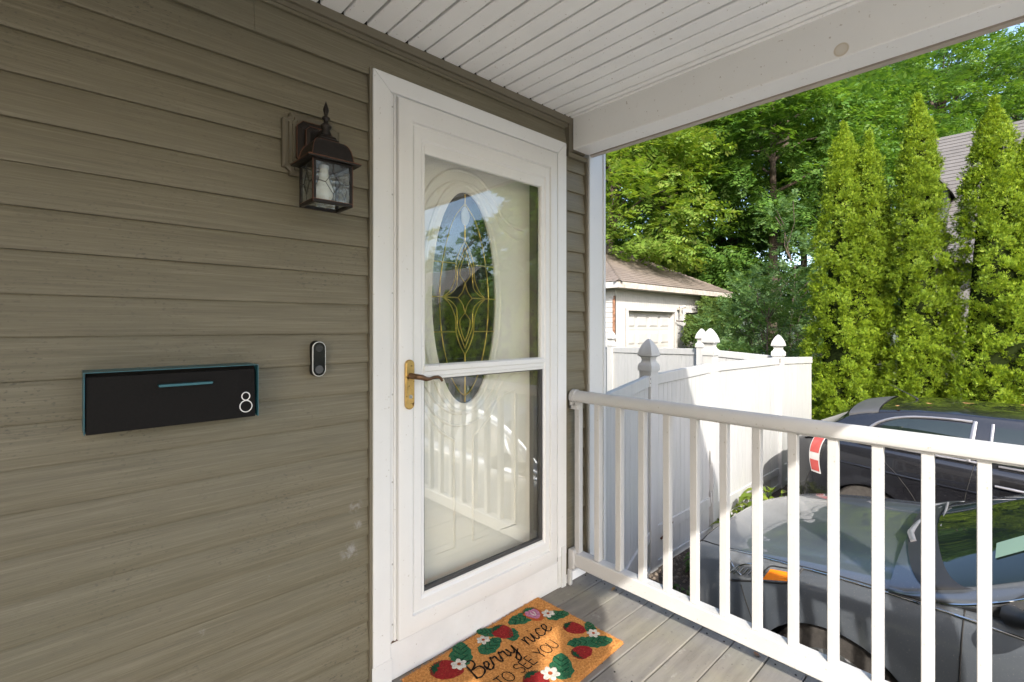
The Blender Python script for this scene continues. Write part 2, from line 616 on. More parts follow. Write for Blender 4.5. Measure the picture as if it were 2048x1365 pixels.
floor = MB().box(-3.2, 1.99, -0.98, 1.60, -0.16, -0.030).build('porch_floor', plain('joist_timber', (0.09, 0.075, 0.055), 0.8))
tag(floor, 'porch floor of weathered grey boards', kind='structure')
pitch = 0.1318
yk = 1.487
k = 0
boards = []
ys = [1.595] + [1.487 - 0.1318 * i for i in range(0, 19)]
for i in range(len(ys) - 1):
    a, b = ys[i + 1] + 0.0045, ys[i]
    if b < -0.99: break
    dx = random.uniform(-0.006, 0.006)
    dz = random.uniform(-0.0012, 0.0012)
    o = MB().box(-3.2, 2.032 + dx, a, b, -0.026 + dz, dz).build('deck_board', M_DECK, floor, bevel=0.003)
# deck screws near the board ends
scr = MB()
for i in range(len(ys) - 1):
    if ys[i] < -0.6: break
    m = (ys[i] + ys[i + 1]) / 2
    for dy in (-0.036, 0.036):
        for x in (1.995, 1.52, 1.05, 0.6):
            scr.lathe([(0.0001, 0.0012), (0.0035, 0.0016), (0.0035, -0.001)], (x + random.uniform(-.004, .004), m + dy, 0.0), n=8)
tag(scr.build('deck_screws', M_DARK, floor), kind='stuff')
skirt = MB()
skirt.box(-3.2, 1.985, -0.975, -0.955, -1.0, -0.04)
skirt.box(1.965, 1.985, -0.955, 1.56, -0.30, -0.04)
skirt.build('rim_board', plain('rim_board_paint', (0.16, 0.14, 0.11), 0.8), floor)

# ---- wall core with a door opening, then clapboards
WX0, WX1 = -3.3, 2.10
wall = MB()
wall.box(WX0, 0.86, 1.625, 1.80, -1.0, 2.60)
wall.box(1.80, WX1, 1.625, 1.80, -1.0, 2.60)
wall.box(0.861, 1.799, 1.625, 1.80, 2.16, 2.60)
wall.box(0.861, 1.799, 1.625, 1.80, -1.0, -0.04)
wall.box(WX0, WX1, 1.801, 9.5, -1.0, 5.6)
wall = wall.build('wall', M_TAUPE, house)


def clapboard(x0, x1, z0, h=0.1016):
    """one lap of siding: butt at the bottom, leaning back to the lap above, slightly wavy as vinyl is"""
    n = max(2, int((x1 - x0) / 0.28) + 1)
    loops = []
    ph = random.uniform(0, 6)
    for i in range(n):
        x = x0 + (x1 - x0) * i / (n - 1)
        w = 0.0012 * math.sin(x * 3.1 + ph) + 0.0008 * math.sin(x * 7.7 + 2 * ph)
        dz = 0.0011 * math.sin(x * 2.3 + ph * 3)
        loops.append([(x, 1.624, z0 + dz), (x, 1.5985 + w, z0 + dz + 0.0005), (x, 1.5970 + w, z0 + dz + 0.006),
                      (x, 1.6030 + w, z0 + 0.055), (x, 1.6115, z0 + h + 0.012), (x, 1.624, z0 + h + 0.012)])
    return MB().rings(loops)


Zs = [0.0445 - 0.1016 + 0.1016 * i for i in range(-1, 25)]
jx = 0.455  # lap seam of one course
for i, z in enumerate(Zs):
    if z > 2.33: break
    if z < 2.10:
        # left of the door
        clapboard(WX0, 0.812, z).build('siding_board', M_SID, wall, smooth=50)
        if z > -0.02:
            clapboard(1.857, 2.018, z).build('siding_board', M_SID, wall, smooth=50)
    else:
        if z < 2.2:
            clapboard(1.857, 2.018, z).build('siding_board', M_SID, wall, smooth=50)
        clapboard(WX0, jx, z).build('siding_board', M_SID, wall, smooth=50)
        clapboard(jx - 0.02, 1.8565, z).move((0, -0.0025, 0)).build('siding_board', M_SID, wall, smooth=50)
# side wall of the house seen from elsewhere
for i in range(0, 32):
    z = -0.95 + 0.1016 * i
    MB().prism([(2.099, z), (2.124, z), (2.112, z + 0.112), (2.099, z + 0.112)], 'y', 1.76, 9.5).build('siding_board', M_SID, wall)
# taupe channel under the ceiling and beside the beam, white corner post
f = MB()
f.box(WX0, 1.897, 1.578, 1.624, 2.305, 2.3355)
f.box(WX0, 1.897, 1.590, 1.624, 2.290, 2.3048)
f.build('channel_trim', M_TAUPE, house)
f = MB()
f.box(1.872, 1.897, 1.580, 1.626, 2.165, 2.305)
f.box(1.872, 2.018, 1.584, 1.626, 2.142, 2.165)
f.box(2.0185, 2.030, 1.588, 1.626, -0.02, 2.165)
f.build('channel_trim', M_TAUPE, house)
f = MB()
f.box(0.802, 0.8126, 1.588, 1.622, 0.0, 2.2)
f.box(1.8555, 1.866, 1.588, 1.622, 0.047, 2.14)
f.build('channel_trim', M_TAUPE, house)
f = MB()
f.box(2.030, 2.168, 1.580, 1.626, -1.0, 2.33)
f.box(2.1245, 2.168, 1.6265, 1.745, -1.0, 2.33)
f.build('corner_post', M_WHITE, house, bevel=0.003)
f = MB()
f.box(2.026, 2.034, 1.572, 1.579, -1.0, 2.3)
f.box(2.150, 2.168, 1.574, 1.579, -1.0, 2.3)
f.build('corner_bead', M_WHITE, house)
MB().box(1.80, 2.0180, 1.590, 1.624, 0.001, 0.046).build('starter_strip', M_CREAM, house)

# ---- porch ceiling: narrow boards along Y, groove between each pair
ceil = MB().box(-3.2, 1.90, -0.98, 1.63, 2.352, 2.37).build('porch_ceiling', M_DARK, house)
x = 1.832
seams = [1.897, 1.868] + [1.832 - 0.0812 * i for i in range(0, 62)]
for i in range(len(seams) - 1):
    b, a = seams[i], seams[i + 1]
    gap = 0.0075 if i % 2 else 0.0098
    dz = random.uniform(-0.0008, 0.0008)
    w = b - a - gap
    poly = [(a + gap, 2.350), (a + gap, 2.3375 + dz), (a + gap + 0.004, 2.3345 + dz), (b - 0.004, 2.3345 + dz), (b, 2.3375 + dz), (b, 2.350)]
    MB().prism(poly, 'y', -0.98, 1.577).build('ceiling_board', M_CREAM, ceil)

# ---- beam along the railing side and along the front
N_ = NT('beam_wrap')
_v = N_.coords((1, 1, 1), obj=False)
_c = N_.ramp(N_.noise(_v, 3.0, 5.0, 0.6), [(0.3, (0.80, 0.785, 0.76)), (0.7, (0.84, 0.825, 0.80))])
_s = N_.noise(_v, 75.0, 2.0, 0.5)
_c = N_.mix(N_.ramp(_s, [(0.69, 0.0), (0.76, 0.6)]), _c, (0.33, 0.26, 0.19))
# one round tea coloured water stain near the lower edge
_d = N_.n('ShaderNodeVectorMath', operation='DISTANCE')
_g = N_.n('ShaderNodeNewGeometry')
N_.link(_g.outputs['Position'], _d.inputs[0])
_d.inputs[1].default_value = (1.897, 0.43, 2.206)
_k = N_.ramp(_d.outputs['Value'], [(0.0, 0.45), (0.016, 0.55), (0.0205, 0.95), (0.0225, 0.0)])
_c = N_.mix(_k, _c, (0.50, 0.40, 0.26))
M_BEAM = N_.done(N_.bsdf(_c, 0.45))
b = MB()
b.box(1.897, 2.020, -0.72, 1.5775, 2.178, 2.50)
beam = b.build('porch_beam', M_BEAM, house, bevel=0.003)
b = MB()
b.box(2.0205, 2.030, -0.83, 1.5775, 2.186, 2.50)
b.box(2.0305, 2.060, -0.83, 1.5775, 2.176, 2.50)
b.build('fascia', plain('fascia_wrap', (0.42, 0.36, 0.30), 0.5), house)
MB().box(-3.2, 1.8965, -0.835, -0.7205, 2.178, 2.50).build('porch_beam', M_BEAM, house, bevel=0.003)
# roof over the porch: slopes down towards the street, rake edge above the driveway side
sl = 0.95
y0, z0 = -1.04, 2.55
y1 = 3.2
roof = MB()
roof.prism([(y0, z0), (y0, z0 + 0.06), (y1, z0 + sl * (y1 - y0) + 0.06), (y1, z0 + sl * (y1 - y0))], 'x', -4.2, 2.10)
M_SHING = roof_mat('porch_shingle', (0.10, 0.09, 0.085), (0.14, 0.125, 0.115), 0.14, 0.33)
roof.build('porch_roof', M_SHING, house)
MB().box(-4.2, 2.10, -1.036, -1.015, 2.42, 2.549).build('gutter', M_WHITE, house)
MB().box(-3.2, 2.06, 1.2, 1.624, 2.51, 4.6).build('gable_wall', M_TAUPE, house)
# unseen posts: first read off its shadow, second added to shade the mat
for xc in (-0.46, -0.88):
    c = MB()
    c.box(xc - 0.072, xc + 0.072, -0.852, -0.708, 0.0, 2.178)
    c.box(xc - 0.087, xc + 0.087, -0.867, -0.693, 0.001, 0.10)
    c.box(xc - 0.087, xc + 0.087, -0.867, -0.693, 2.08, 2.177)
    c.build('unseen_post', M_WHITE, house, bevel=0.003)

MB().box(-2.60, -2.50, -0.70, 1.596, 0.001, 2.35).build('shade_wall', M_SID, house)  # unseen wall, added to darken the left end of the siding
# ---- door casing, mitred
cx0, cx1, ci0, ci1, czt, czi = 0.813, 1.855, 0.882, 1.791, 2.201, 2.138
CY0, CY1 = 1.583, 1.622
gp = 0.0006
MB().prism([(cx0, 0.0), (ci0, 0.0), (ci0, czi - gp), (cx0, czt - gp)], 'y', CY0, CY1).build('door_casing', M_DOORW, house, bevel=0.002)
MB().prism([(ci1, 0.155), (cx1, 0.155), (cx1, czt - gp), (ci1, czi - gp)], 'y', CY0, CY1).build('door_casing', M_DOORW, house, bevel=0.002)
MB().prism([(cx0 + gp, czt), (ci0 + gp, czi), (ci1 - gp, czi), (cx1 - gp, czt)], 'y', CY0, CY1).build('door_casing', M_DOORW, house, bevel=0.002)
MB().box(1.795, 1.853, 1.586, 1.622, 0.0, 0.1545).build('door_casing', M_WHITE, house, bevel=0.002)
MB().box(1.815, 1.846, 1.578, 1.5855, 0.0, 0.20).build('cover_strip', M_WHITE, house)
MB().box(0.8825, 1.7945, 1.588, 1.622, 0.0, 0.134).build('threshold_board', M_KICK, house, bevel=0.002)
MB().box(0.808, 0.884, 1.5800, 1.5828, 0.0, 0.085).build('casing_patch', M_DOORW, house)
MB().box(0.8825, 1.795, 1.590, 1.70, 0.1345, 0.139).build('sill_strip', plain('bronze_sill', (0.10, 0.055, 0.035), 0.5), house)
# frame strip that carries the storm door
fr = MB()
for (xa, xb, ya) in ((0.8825, 0.8885, 1.589), (0.889, 0.898, 1.594), (0.8985, 0.9065, 1.589)):
    fr.box(xa, xb, ya, 1.622, 0.14, 2.137)
for (za, zb, ya) in ((2.1285, 2.1365, 1.588), (2.1245, 2.128, 1.593)):
    fr.box(0.9075, 1.79, ya, 1.622, za, zb)
fr.box(1.7760, 1.7905, 1.590, 1.622, 0.14, 2.124)
frame = fr.build('door_frame', M_DOORW, house)
for z in (2.09, 1.77, 1.41, 1.04, 0.72, 0.42, 0.20):
    MB().lathe([(0.0001, 1.5925), (0.0034, 1.5925), (0.0034, 1.5945)], (0.8935, 0, z), 'y', 8).build('screw', M_STEEL, frame)


def ring(x0, x1, z0, z1, prof, wl, wr, wt, wb):
    """mitred frame: prof = (inset 0..1, y); insets scale with each side's own width"""
    loops = []
    for (t, y) in prof:
        loops.append([(x0 + t * wl, y, z0 + t * wb), (x1 - t * wr, y, z0 + t * wb), (x1 - t * wr, y, z1 - t * wt), (x0 + t * wl, y, z1 - t * wt)])
    m = MB()
    m.rings(loops, cap0=False, cap1=False)
    return m


# ---- storm door
SX0, SX1, SZ0, SZ1 = 0.9085, 1.774, 0.142, 2.1235
GX0, GX1, GZ0, GZ1 = 1.022, 1.683, 0.276, 1.979
prof = [(0, 1.612), (0, 1.5745), (0.004 / 0.113, 1.572), (0.50, 1.572), (0.525, 1.5815), (0.56, 1.5820), (0.59, 1.5765), (0.86, 1.5765), (0.92, 1.583), (1.0, 1.583), (1.0, 1.606)]
sd = ring(SX0, SX1, SZ0, SZ1, prof, GX0 - SX0, SX1 - GX1, SZ1 - GZ1, GZ0 - SZ0).build('storm_door', M_DOORW, house, smooth=35)
sd['label'] = 'white storm door with two glass panes'
# inner sash above, meeting rail, insert retainers
ring(GX0, GX1, 1.139, GZ1, [(0, 1.583), (0.0, 1.581), (0.6, 1.581), (1, 1.586), (1, 1.604)], 0.004, 0.012, 0.030, 0.003).build('sash', M_DOORW, sd, smooth=35)
m = MB()
m.box(GX0 - 0.004, GX1 + 0.006, 1.574, 1.603, 1.117, 1.138)
m.box(GX0 - 0.004, GX1 + 0.006, 1.578, 1.603, 1.098, 1.1165)
m.box(GX0, GX1, 1.582, 1.603, 1.086, 1.0975)
m.build('meeting_rail', M_DOORW, sd, bevel=0.002)
ring(GX0, GX1, GZ0, 1.0865, [(0, 1.586), (1, 1.586), (1, 1.604)], 0.004, 0.012, 0.004, 0.012).build('gasket', plain('gasket', (0.05, 0.05, 0.05), 0.6), sd)
MB().box(GX0 + 0.002, GX1 - 0.008, 1.5925, 1.5955, 1.100, GZ1 - 0.02).build('upper_pane', M_GLASS, sd)
MB().box(GX0 + 0.002, GX1 - 0.008, 1.5965, 1.5995, GZ0 + 0.004, 1.099).build('lower_pane', M_GLASS, sd)
MB().box(SX0 + 0.003, SX1 - 0.003, 1.5735, 1.58, 0.1395, 0.150).build('sweep', M_WHITE, sd)
# handle: plate with round ends, wavy lever, key cylinder
hx, hz0, hz1, hw = 0.948, 0.983, 1.166, 0.0185
pl = []
for i in range(13):
    a = PI * i / 12
    pl.append((hx + hw * math.cos(a), hz1 - hw + hw * math.sin(a)))
for i in range(13):
    a = PI + PI * i / 12
    pl.append((hx + hw * math.cos(a), hz0 + hw + hw * math.sin(a)))
MB().prism(pl, 'y', 1.558, 1.572).build('handle_plate', M_BRASS, sd, smooth=40, bevel=0.003)
L = MB()
pts = [(hx, 1.556, 1.107), (hx, 1.525, 1.107), (hx + 0.004, 1.513, 1.106), (hx + 0.02, 1.509, 1.103), (hx + 0.036, 1.508, 1.096),
       (hx + 0.052, 1.508, 1.096), (hx + 0.07, 1.508, 1.101), (hx + 0.086, 1.508, 1.1015), (hx + 0.098, 1.508, 1.096), (hx + 0.106, 1.508, 1.084)]
L.tube(pts, [0.0115, 0.0105, 0.0105, 0.0098, 0.0085, 0.0062, 0.0055, 0.0055, 0.0055, 0.0045], 10)
L.build('handle_lever', M_LEVER, sd, smooth=60)
MB().lathe([(0.0001, 1.5545), (0.007, 1.5545), (0.0078, 1.5585)], (hx, 0, 1.030), 'y', 16).build('key_cylinder', M_STEEL, sd, smooth=40)
MB().box(hx - 0.0012, hx + 0.0012, 1.5540, 1.555, 1.0245, 1.0325).build('keyhole', M_DARK, sd)

# ---- inner door behind the storm door
FD = 1.690
fd = MB().box(0.885, 1.797, FD, FD + 0.045, 0.13, 2.16).build('front_door', M_MDOOR, house)
fd['label'] = 'white inner door with oval leaded window'
jm = MB()
jm.box(0.862, 0.884, 1.624, 1.75, 0.13, 2.16)
jm.box(1.7975, 1.80, 1.624, 1.75, 0.13, 2.16)
jm.build('jamb', M_MDOOR, fd)
MB().box(1.700, 1.716, 1.640, FD - 0.0005, 0.15, 2.15).build('weather_strip', plain('weather_strip', (0.16, 0.15, 0.13), 0.8), fd)
OX, OZ, OA, OB = 1.296, 1.412, 0.174, 0.458


def ell(a, b, n=72, y=FD):
    return [(OX + a * math.cos(2 * PI * i / n), y, OZ + b * math.sin(2 * PI * i / n)) for i in range(n)]


loops = [ell(OA + 0.050, OB + 0.050, y=FD - 0.0002), ell(OA + 0.046, OB + 0.046, y=FD - 0.007), ell(OA + 0.034, OB + 0.034, y=FD - 0.009), ell(OA + 0.028, OB + 0.028, y=FD - 0.005),
         ell(OA + 0.020, OB + 0.020, y=FD - 0.006), ell(OA + 0.006, OB + 0.006, y=FD - 0.013), ell(OA, OB, y=FD - 0.012), ell(OA - 0.001, OB - 0.001, y=FD - 0.001)]
MB().rings(loops, cap0=False, cap1=False).build('oval_frame', M_MDOOR, fd, smooth=40)
MB().rings([ell(OA, OB, y=FD - 0.0015), ell(OA, OB, y=FD - 0.0035), ell(OA * 0.93, OB * 0.97, y=FD - 0.0055), ell(OA * 0.5, OB * 0.5, y=FD - 0.0055)], cap0=False).build('oval_glass', M_OVAL, fd, smooth=20)
cm = MB()
CYc = FD - 0.0065


def OP(u, v):
    return (OX + OA * u, CYc, OZ + OB * v)


def spl(ctrl, n=14):
    P = [np.array(p, float) for p in ctrl]
    P = [2 * P[0] - P[1]] + P + [2 * P[-1] - P[-2]]
    out = []
    for i in range(1, len(P) - 2):
        for t in np.linspace(0, 1, n, endpoint=False):
            a, b_, c_, d = P[i - 1], P[i], P[i + 1], P[i + 2]
            out.append(0.5 * ((2 * b_) + (-a + c_) * t + (2 * a - 5 * b_ + 4 * c_ - d) * t * t + (-a + 3 * b_ - 3 * c_ + d) * t ** 3))
    out.append(P[-2])
    return out


cr = 0.0027
cm.tube([OP(0, 0.985), OP(0, 0.53)], cr, 6)
cm.tube([OP(0, -0.53), OP(0, -0.985)], cr, 6)
for s in (-1, 1):
    cm.tube([OP(s * u, v) for u, v in spl([(0, 0.9), (0.36, 0.72), (0.62, 0.42), (0.76, 0.05), (0.70, -0.35), (0.46, -0.70), (0.20, -0.87), (0, -0.93)])], cr, 6)
    cm.tube([OP(s * 0.99, 0.0), OP(s * 0.22, 0.0)], cr, 6)
    cm.tube([OP(s * 0.94, 0.32), OP(s * 0.26, 0.32)], cr, 6)
    cm.tube([OP(s * 0.94, -0.32), OP(s * 0.26, -0.32)], cr, 6)
    for q in (-1, 1):
        cm.tube([OP(s * u, q * v) for u, v in spl([(0.66, 0.0), (0.45, 0.07), (0.30, 0.19), (0.27, 0.33), (0.15, 0.45), (0, 0.54)])], cr, 6)
        cm.tube([OP(s * u, q * v) for u, v in spl([(0.66, 0.0), (0.42, 0.04), (0.27, 0.10), (0.24, 0.19), (0.23, 0.28), (0.12, 0.38), (0, 0.48)])], cr, 6)
        cm.tube([OP(s * u, q * v) for u, v in spl([(0.22, 0.0), (0.08, 0.06), (0.0, 0.14)])], cr, 6)
        cm.tube([OP(s * u, q * v) for u, v in spl([(0, 0.14), (0.16, 0.22), (0.10, 0.33), (0, 0.41)])], cr, 6)
cm.build('caming', M_CAME, fd, smooth=60)
MB().rings([[(OX + 0.022 * math.cos(t), FD - 0.007 - dy, OZ + 0.775 * OB + 0.042 * s_ * math.sin(t) * 1.0) for t in np.linspace(0, 2 * PI, 20, endpoint=False)] for dy, s_ in ((0, 1), (0.005, 0.75), (0.007, 0.3))], cap0=False).build('bevel_drop', plain('bevel_crystal', (0.55, 0.58, 0.58), 0.05), fd, smooth=60)
# embossed mouldings above and below the oval
mo = MB()
up = spl([(0.93, 1.755), (1.00, 1.765), (1.07, 1.80), (1.14, 1.895), (1.22, 1.952), (1.296, 1.965), (1.372, 1.952), (1.452, 1.895), (1.522, 1.80), (1.592, 1.765), (1.66, 1.755)], 8)
up2 = [(1.296 + (p[0] - 1.296) * 0.98, p[1] - 0.052) for p in up]
dn = [(p[0], 2 * OZ - p[1]) for p in up]
dn2 = [(p[0], 2 * OZ - p[1]) for p in up2]
for c_ in (up, up2, dn, dn2):
    mo.tube([(p[0], FD + 0.001, p[1]) for p in c_], 0.0075, 8)
for c_, zz in ((dn2, 0.30),):
    mo.tube([(0.99, FD + 0.001, 0.98), (0.99, FD + 0.001, 0.34), (1.245, FD + 0.001, 0.34), (1.245, FD + 0.001, 0.80)], 0.007, 8)
    mo.tube([(1.602, FD + 0.001, 0.98), (1.602, FD + 0.001, 0.34), (1.347, FD + 0.001, 0.34), (1.347, FD + 0.001, 0.80)], 0.007, 8)
    mo.tube([(p[0], FD + 0.001, p[1]) for p in spl([(0.99, 0.98), (1.08, 0.96), (1.16, 0.86), (1.245, 0.80)])], 0.007, 8)
    mo.tube([(p[0], FD + 0.001, p[1]) for p in spl([(1.602, 0.98), (1.512, 0.96), (1.432, 0.86), (1.347, 0.80)])], 0.007, 8)
mo.build('moulding', M_MDOOR, fd, smooth=60)

# ================================================================== RAILING
rail = thing('porch_railing', 'white vinyl porch railing with square balusters beside the front door', 'railing', (1.905, 1.58, 0))
RX = 1.906


def rail_loop(y):
    pr = [(-0.015, 0.911), (-0.015, 0.916), (-0.029, 0.920), (-0.032, 0.930), (-0.030, 0.945), (-0.023, 0.957), (-0.011, 0.965), (0.0, 0.967),
          (0.011, 0.965), (0.023, 0.957), (0.030, 0.945), (0.032, 0.930), (0.029, 0.920), (0.015, 0.916), (0.015, 0.911)]
    return [(RX + a, y, z) for a, z in pr]


MB().rings([rail_loop(1.560), rail_loop(-0.72)]).build('top_rail', M_RAIL, rail, smooth=40)
MB().box(RX - 0.028, RX + 0.028, -0.72, 1.575, 0.092, 0.160).build('bottom_rail', M_RAIL, rail, bevel=0.004)
b0 = MB().box(-0.0150, 0.0150, -0.0150, 0.0150, 0.1595, 0.912).build('baluster', M_RAIL, rail, bevel=0.002, rel=True)
byy = [1.548 - 0.1215 * i for i in range(0, 19)]
b0.location = (RX - 1.905, byy[0] - 1.58, 0)
for y in byy[1:]:
    reuse(b0, 'baluster', (RX - 1.905, y - 1.58, 0), rail)
# wall brackets: a sleeve round the rail end and a small tongue below
bk = MB()
bk.rings([[(RX + (a - RX) * 1.14, y, 0.940 + (z - 0.940) * 1.16) for (a, _, z) in rail_loop(0)] for y in (1.559, 1.583)])
bk.box(RX - 0.030, RX - 0.002, 1.535, 1.583, 0.876, 0.893)
bk.box(RX - 0.030, RX + 0.030, 1.572, 1.583, 0.880, 0.912)
bk.build('bracket', M_RAIL, rail, smooth=40)
bk = MB()
bk.box(RX - 0.042, RX + 0.036, 1.548, 1.583, 0.080, 0.178)
bk.box(RX - 0.050, RX - 0.030, 1.560, 1.583, 0.002, 0.080)
bk.build('bracket', M_RAIL, rail, bevel=0.004)
nw = MB()
nw.box(RX - 0.06, RX + 0.06, -0.842, -0.722, 0.0, 2.177)
nw.box(RX - 0.075, RX + 0.075, -0.857, -0.7205, 0.0005, 0.10)
nw.build('corner_post', M_WHITE, rail, bevel=0.003)

# ================================================================== WALL LANTERN
lan = thing('wall_lantern', 'dark bronze wall lantern with leaded glass and pointed finial left of door', 'lantern', (0.597, 1.6, 1.80))
LX, LYf, LYb = 0.597, 1.41, 1.52
LYc = (LYf + LYb) / 2


def chamf(x0, x1, z0, z1, c, y):
    return [(x0 + c, y, z0), (x1 - c, y, z0), (x1 - c, y, z0 + c * .5), (x1 - c * .5, y, z0 + c), (x1, y, z0 + c), (x1, y, z1 - c), (x1 - c * .5, y, z1 - c), (x1 - c, y, z1 - c * .5), (x1 - c, y, z1), (x0 + c, y, z1), (x0 + c, y, z1 - c * .5), (x0 + c * .5, y, z1 - c), (x0, y, z1 - c), (x0, y, z0 + c), (x0 + c * .5, y, z0 + c), (x0 + c, y, z0 + c * .5)]


m = MB()
bx0, bx1, bz0, bz1 = 0.510, 0.690, 1.764, 1.960
m.rings([chamf(bx0, bx1, bz0, bz1, 0.022, 1.604), chamf(bx0, bx1, bz0, bz1, 0.022, 1.584), chamf(bx0 + .006, bx1 - .006, bz0 + .006, bz1 - .006, 0.02, 1.580), chamf(bx0 + .014, bx1 - .014, bz0 + .014, bz1 - .014, 0.019, 1.580),
         chamf(bx0 + .016, bx1 - .016, bz0 + .016, bz1 - .016, 0.018, 1.573), chamf(bx0 + .024, bx1 - .024, bz0 + .024, bz1 - .024, 0.016, 1.573), chamf(bx0 + .026, bx1 - .026, bz0 + .026, bz1 - .026, 0.015, 1.568)])
m.build('mounting_block', plain('block_taupe', (0.112, 0.097, 0.066), 0.5, var=0.06), lan, smooth=20)


def octa(hw, z0, z1, c, y, cx=LX):
    return [(cx - hw + c, y, z0), (cx + hw - c, y, z0), (cx + hw, y, z0 + c), (cx + hw, y, z1 - c), (cx + hw - c, y, z1), (cx - hw + c, y, z1), (cx - hw, y, z1 - c), (cx - hw, y, z0 + c)]


m = MB()
m.rings([octa(.054, 1.797, 1.930, .018, 1.5675), octa(.054, 1.797, 1.930, .018, 1.553), octa(.042, 1.809, 1.918, .015, 1.543), octa(.036, 1.815, 1.912, .013, 1.543), octa(.034, 1.817, 1.910, .013, 1.532), octa(.024, 1.828, 1.899, .010, 1.526)])
m.build('backplate', M_BRONZE, lan, smooth=20)
m = MB()
e1 = octa(.0545, 1.7965, 1.9305, .018, 1.5535)
m.tube(e1, 0.0011, 5, closed=True)
e2 = octa(.0345, 1.8165, 1.9105, .013, 1.5325)
m.tube(e2, 0.0011, 5, closed=True)
m.build('edge_wear', M_COPPER, lan)
# arm curving forward and down to the cap
m = MB()
m.tube(spl([(LX, 1.53, 1.868), (LX, 1.512, 1.878), (LX, 1.49, 1.880), (LX, LYc, 1.866)], 6), [0.013] * 19, 10)
m.build('arm', M_BRONZE, lan, smooth=60)


def sq(hx_, hy_, z):
    return [(LX - hx_, LYc - hy_, z), (LX + hx_, LYc - hy_, z), (LX + hx_, LYc + hy_, z), (LX - hx_, LYc + hy_, z)]


cap = MB()
cap.rings([sq(.078, .072, 1.7755), sq(.079, .073, 1.779), sq(.079, .073, 1.781), sq(.062, .057, 1.788), sq(.060, .055, 1.800), sq(.056, .051, 1.820), sq(.049, .045, 1.834), sq(.040, .037, 1.842), sq(.030, .028, 1.845),
           sq(.029, .027, 1.852), sq(.024, .022, 1.855), sq(.022, .020, 1.862), sq(.014, .014, 1.866)])
cap.build('cap', M_BRONZE, lan, smooth=25)
m = MB()
for sx in (-1, 1):
    for sy in (-1, 1):
        m.tube([(LX + sx * a, LYc + sy * b_, z) for a, b_, z in ((.0795, .0735, 1.780), (.0622, .0572, 1.788), (.0602, .0552, 1.800), (.0562, .0512, 1.820), (.0492, .0452, 1.834), (.0402, .0372, 1.842))], 0.0010, 5)
m.tube(sq(.0795, .0735, 1.780), 0.0011, 5, closed=True)
m.tube(sq(.0302, .0282, 1.8455), 0.0010, 5, closed=True)
m.build('edge_wear', M_COPPER, lan)
MB().lathe([(0.006, 1.862), (0.015, 1.868), (0.016, 1.874), (0.011, 1.884), (0.017, 1.893), (0.016, 1.899), (0.0075, 1.905), (0.0065, 1.914), (0.012, 1.918), (0.0125, 1.922), (0.006, 1.927), (0.005, 1.931), (0.0085, 1.944), (0.0082, 1.950), (0.004, 1.963), (0.0008, 1.972)], (LX, LYc, 0), n=16).build('finial', M_BRONZE, lan, smooth=60)
# cage: posts, rims
HX, HY, BZ0, BZ1 = 0.060, 0.055, 1.650, 1.776
m = MB()
for sx in (-1, 1):
    for sy in (-1, 1):
        xa, ya = LX + sx * (HX - .0045), LYc + sy * (HY - .0045)
        m.box(xa - .0045, xa + .0045, ya - .0045, ya + .0045, BZ0 + .0101, BZ1 - .0061)
for (z0_, z1_) in ((BZ0, BZ0 + .010), (BZ1 - .006, BZ1)):
    m.box(LX - HX, LX + HX, LYc - HY, LYc - HY + .010, z0_, z1_)
    m.box(LX - HX, LX + HX, LYc + HY - .010, LYc + HY, z0_, z1_)
    m.box(LX - HX, LX - HX + .010, LYc - HY + .0102, LYc + HY - .0102, z0_, z1_)
    m.box(LX + HX - .010, LX + HX, LYc - HY + .0102, LYc + HY - .0102, z0_, z1_)
m.build('cage', M_BRONZE, lan, bevel=0.001)
m = MB()
for sx in (-1, 1):
    m.tube([(LX + sx * HX, LYc - HY, BZ0 + .001), (LX + sx * HX, LYc - HY, BZ1)], 0.0009, 5)
m.tube(sq(HX, HY, BZ0 + .0095), 0.0008, 5, closed=True)
m.build('edge_wear', M_COPPER, lan)
zc_ = (BZ0 + BZ1) / 2
for (nx, ny) in ((0, -1), (0, 1), (-1, 0), (1, 0)):
    p = MB()
    c = MB()
    hw_ = (HX if nx == 0 else HY) - .009
    off = (HY if nx == 0 else HX) - .004

    def W(a, z, d=0.0):
        o_ = off + d
        return (LX + (a if nx == 0 else nx * o_), LYc + (ny * o_ if nx == 0 else a), z)
    za, zb = BZ0 + .010, BZ1 - .006
    p.hexa([W(-hw_, za, 0), W(hw_, za, 0), W(hw_, za, .0015), W(-hw_, za, .0015), W(-hw_, zb, 0), W(hw_, zb, 0), W(hw_, zb, .0015), W(-hw_, zb, .0015)])
    p.build('glass_pane', M_LGLASS, lan)
    dz = 0.032
    R = 0.0011
    for pts in ([(0, zb), (0, zc_ + dz), (-.45 * hw_, zc_), (0, zc_ - dz), (0, za)], [(0, zc_ + dz), (.45 * hw_, zc_), (0, zc_ - dz)], [(-.45 * hw_, zc_), (-hw_, zc_ + .003)], [(.45 * hw_, zc_), (hw_, zc_ + .003)]):
        c.tube([W(a if abs(a) > 1 else a, z, .002) for a, z in pts], R, 5)
    c.build('lead_came', M_BRONZE, lan)
MB().lathe([(0.012, 1.772), (0.0125, 1.752), (0.0145, 1.742), (0.0145, 1.735), (0.018, 1.725), (0.026, 1.706), (0.0275, 1.694), (0.0255, 1.682), (0.018, 1.672), (0.008, 1.667), (0.001, 1.666)], (LX - .006, LYc, 0), n=20).build('bulb', M_BULB, lan, smooth=60)
MB().lathe([(0.014, 1.7755), (0.014, 1.766), (0.0126, 1.7655)], (LX - .006, LYc, 0), n=16).build('socket', M_PLASTW, lan)

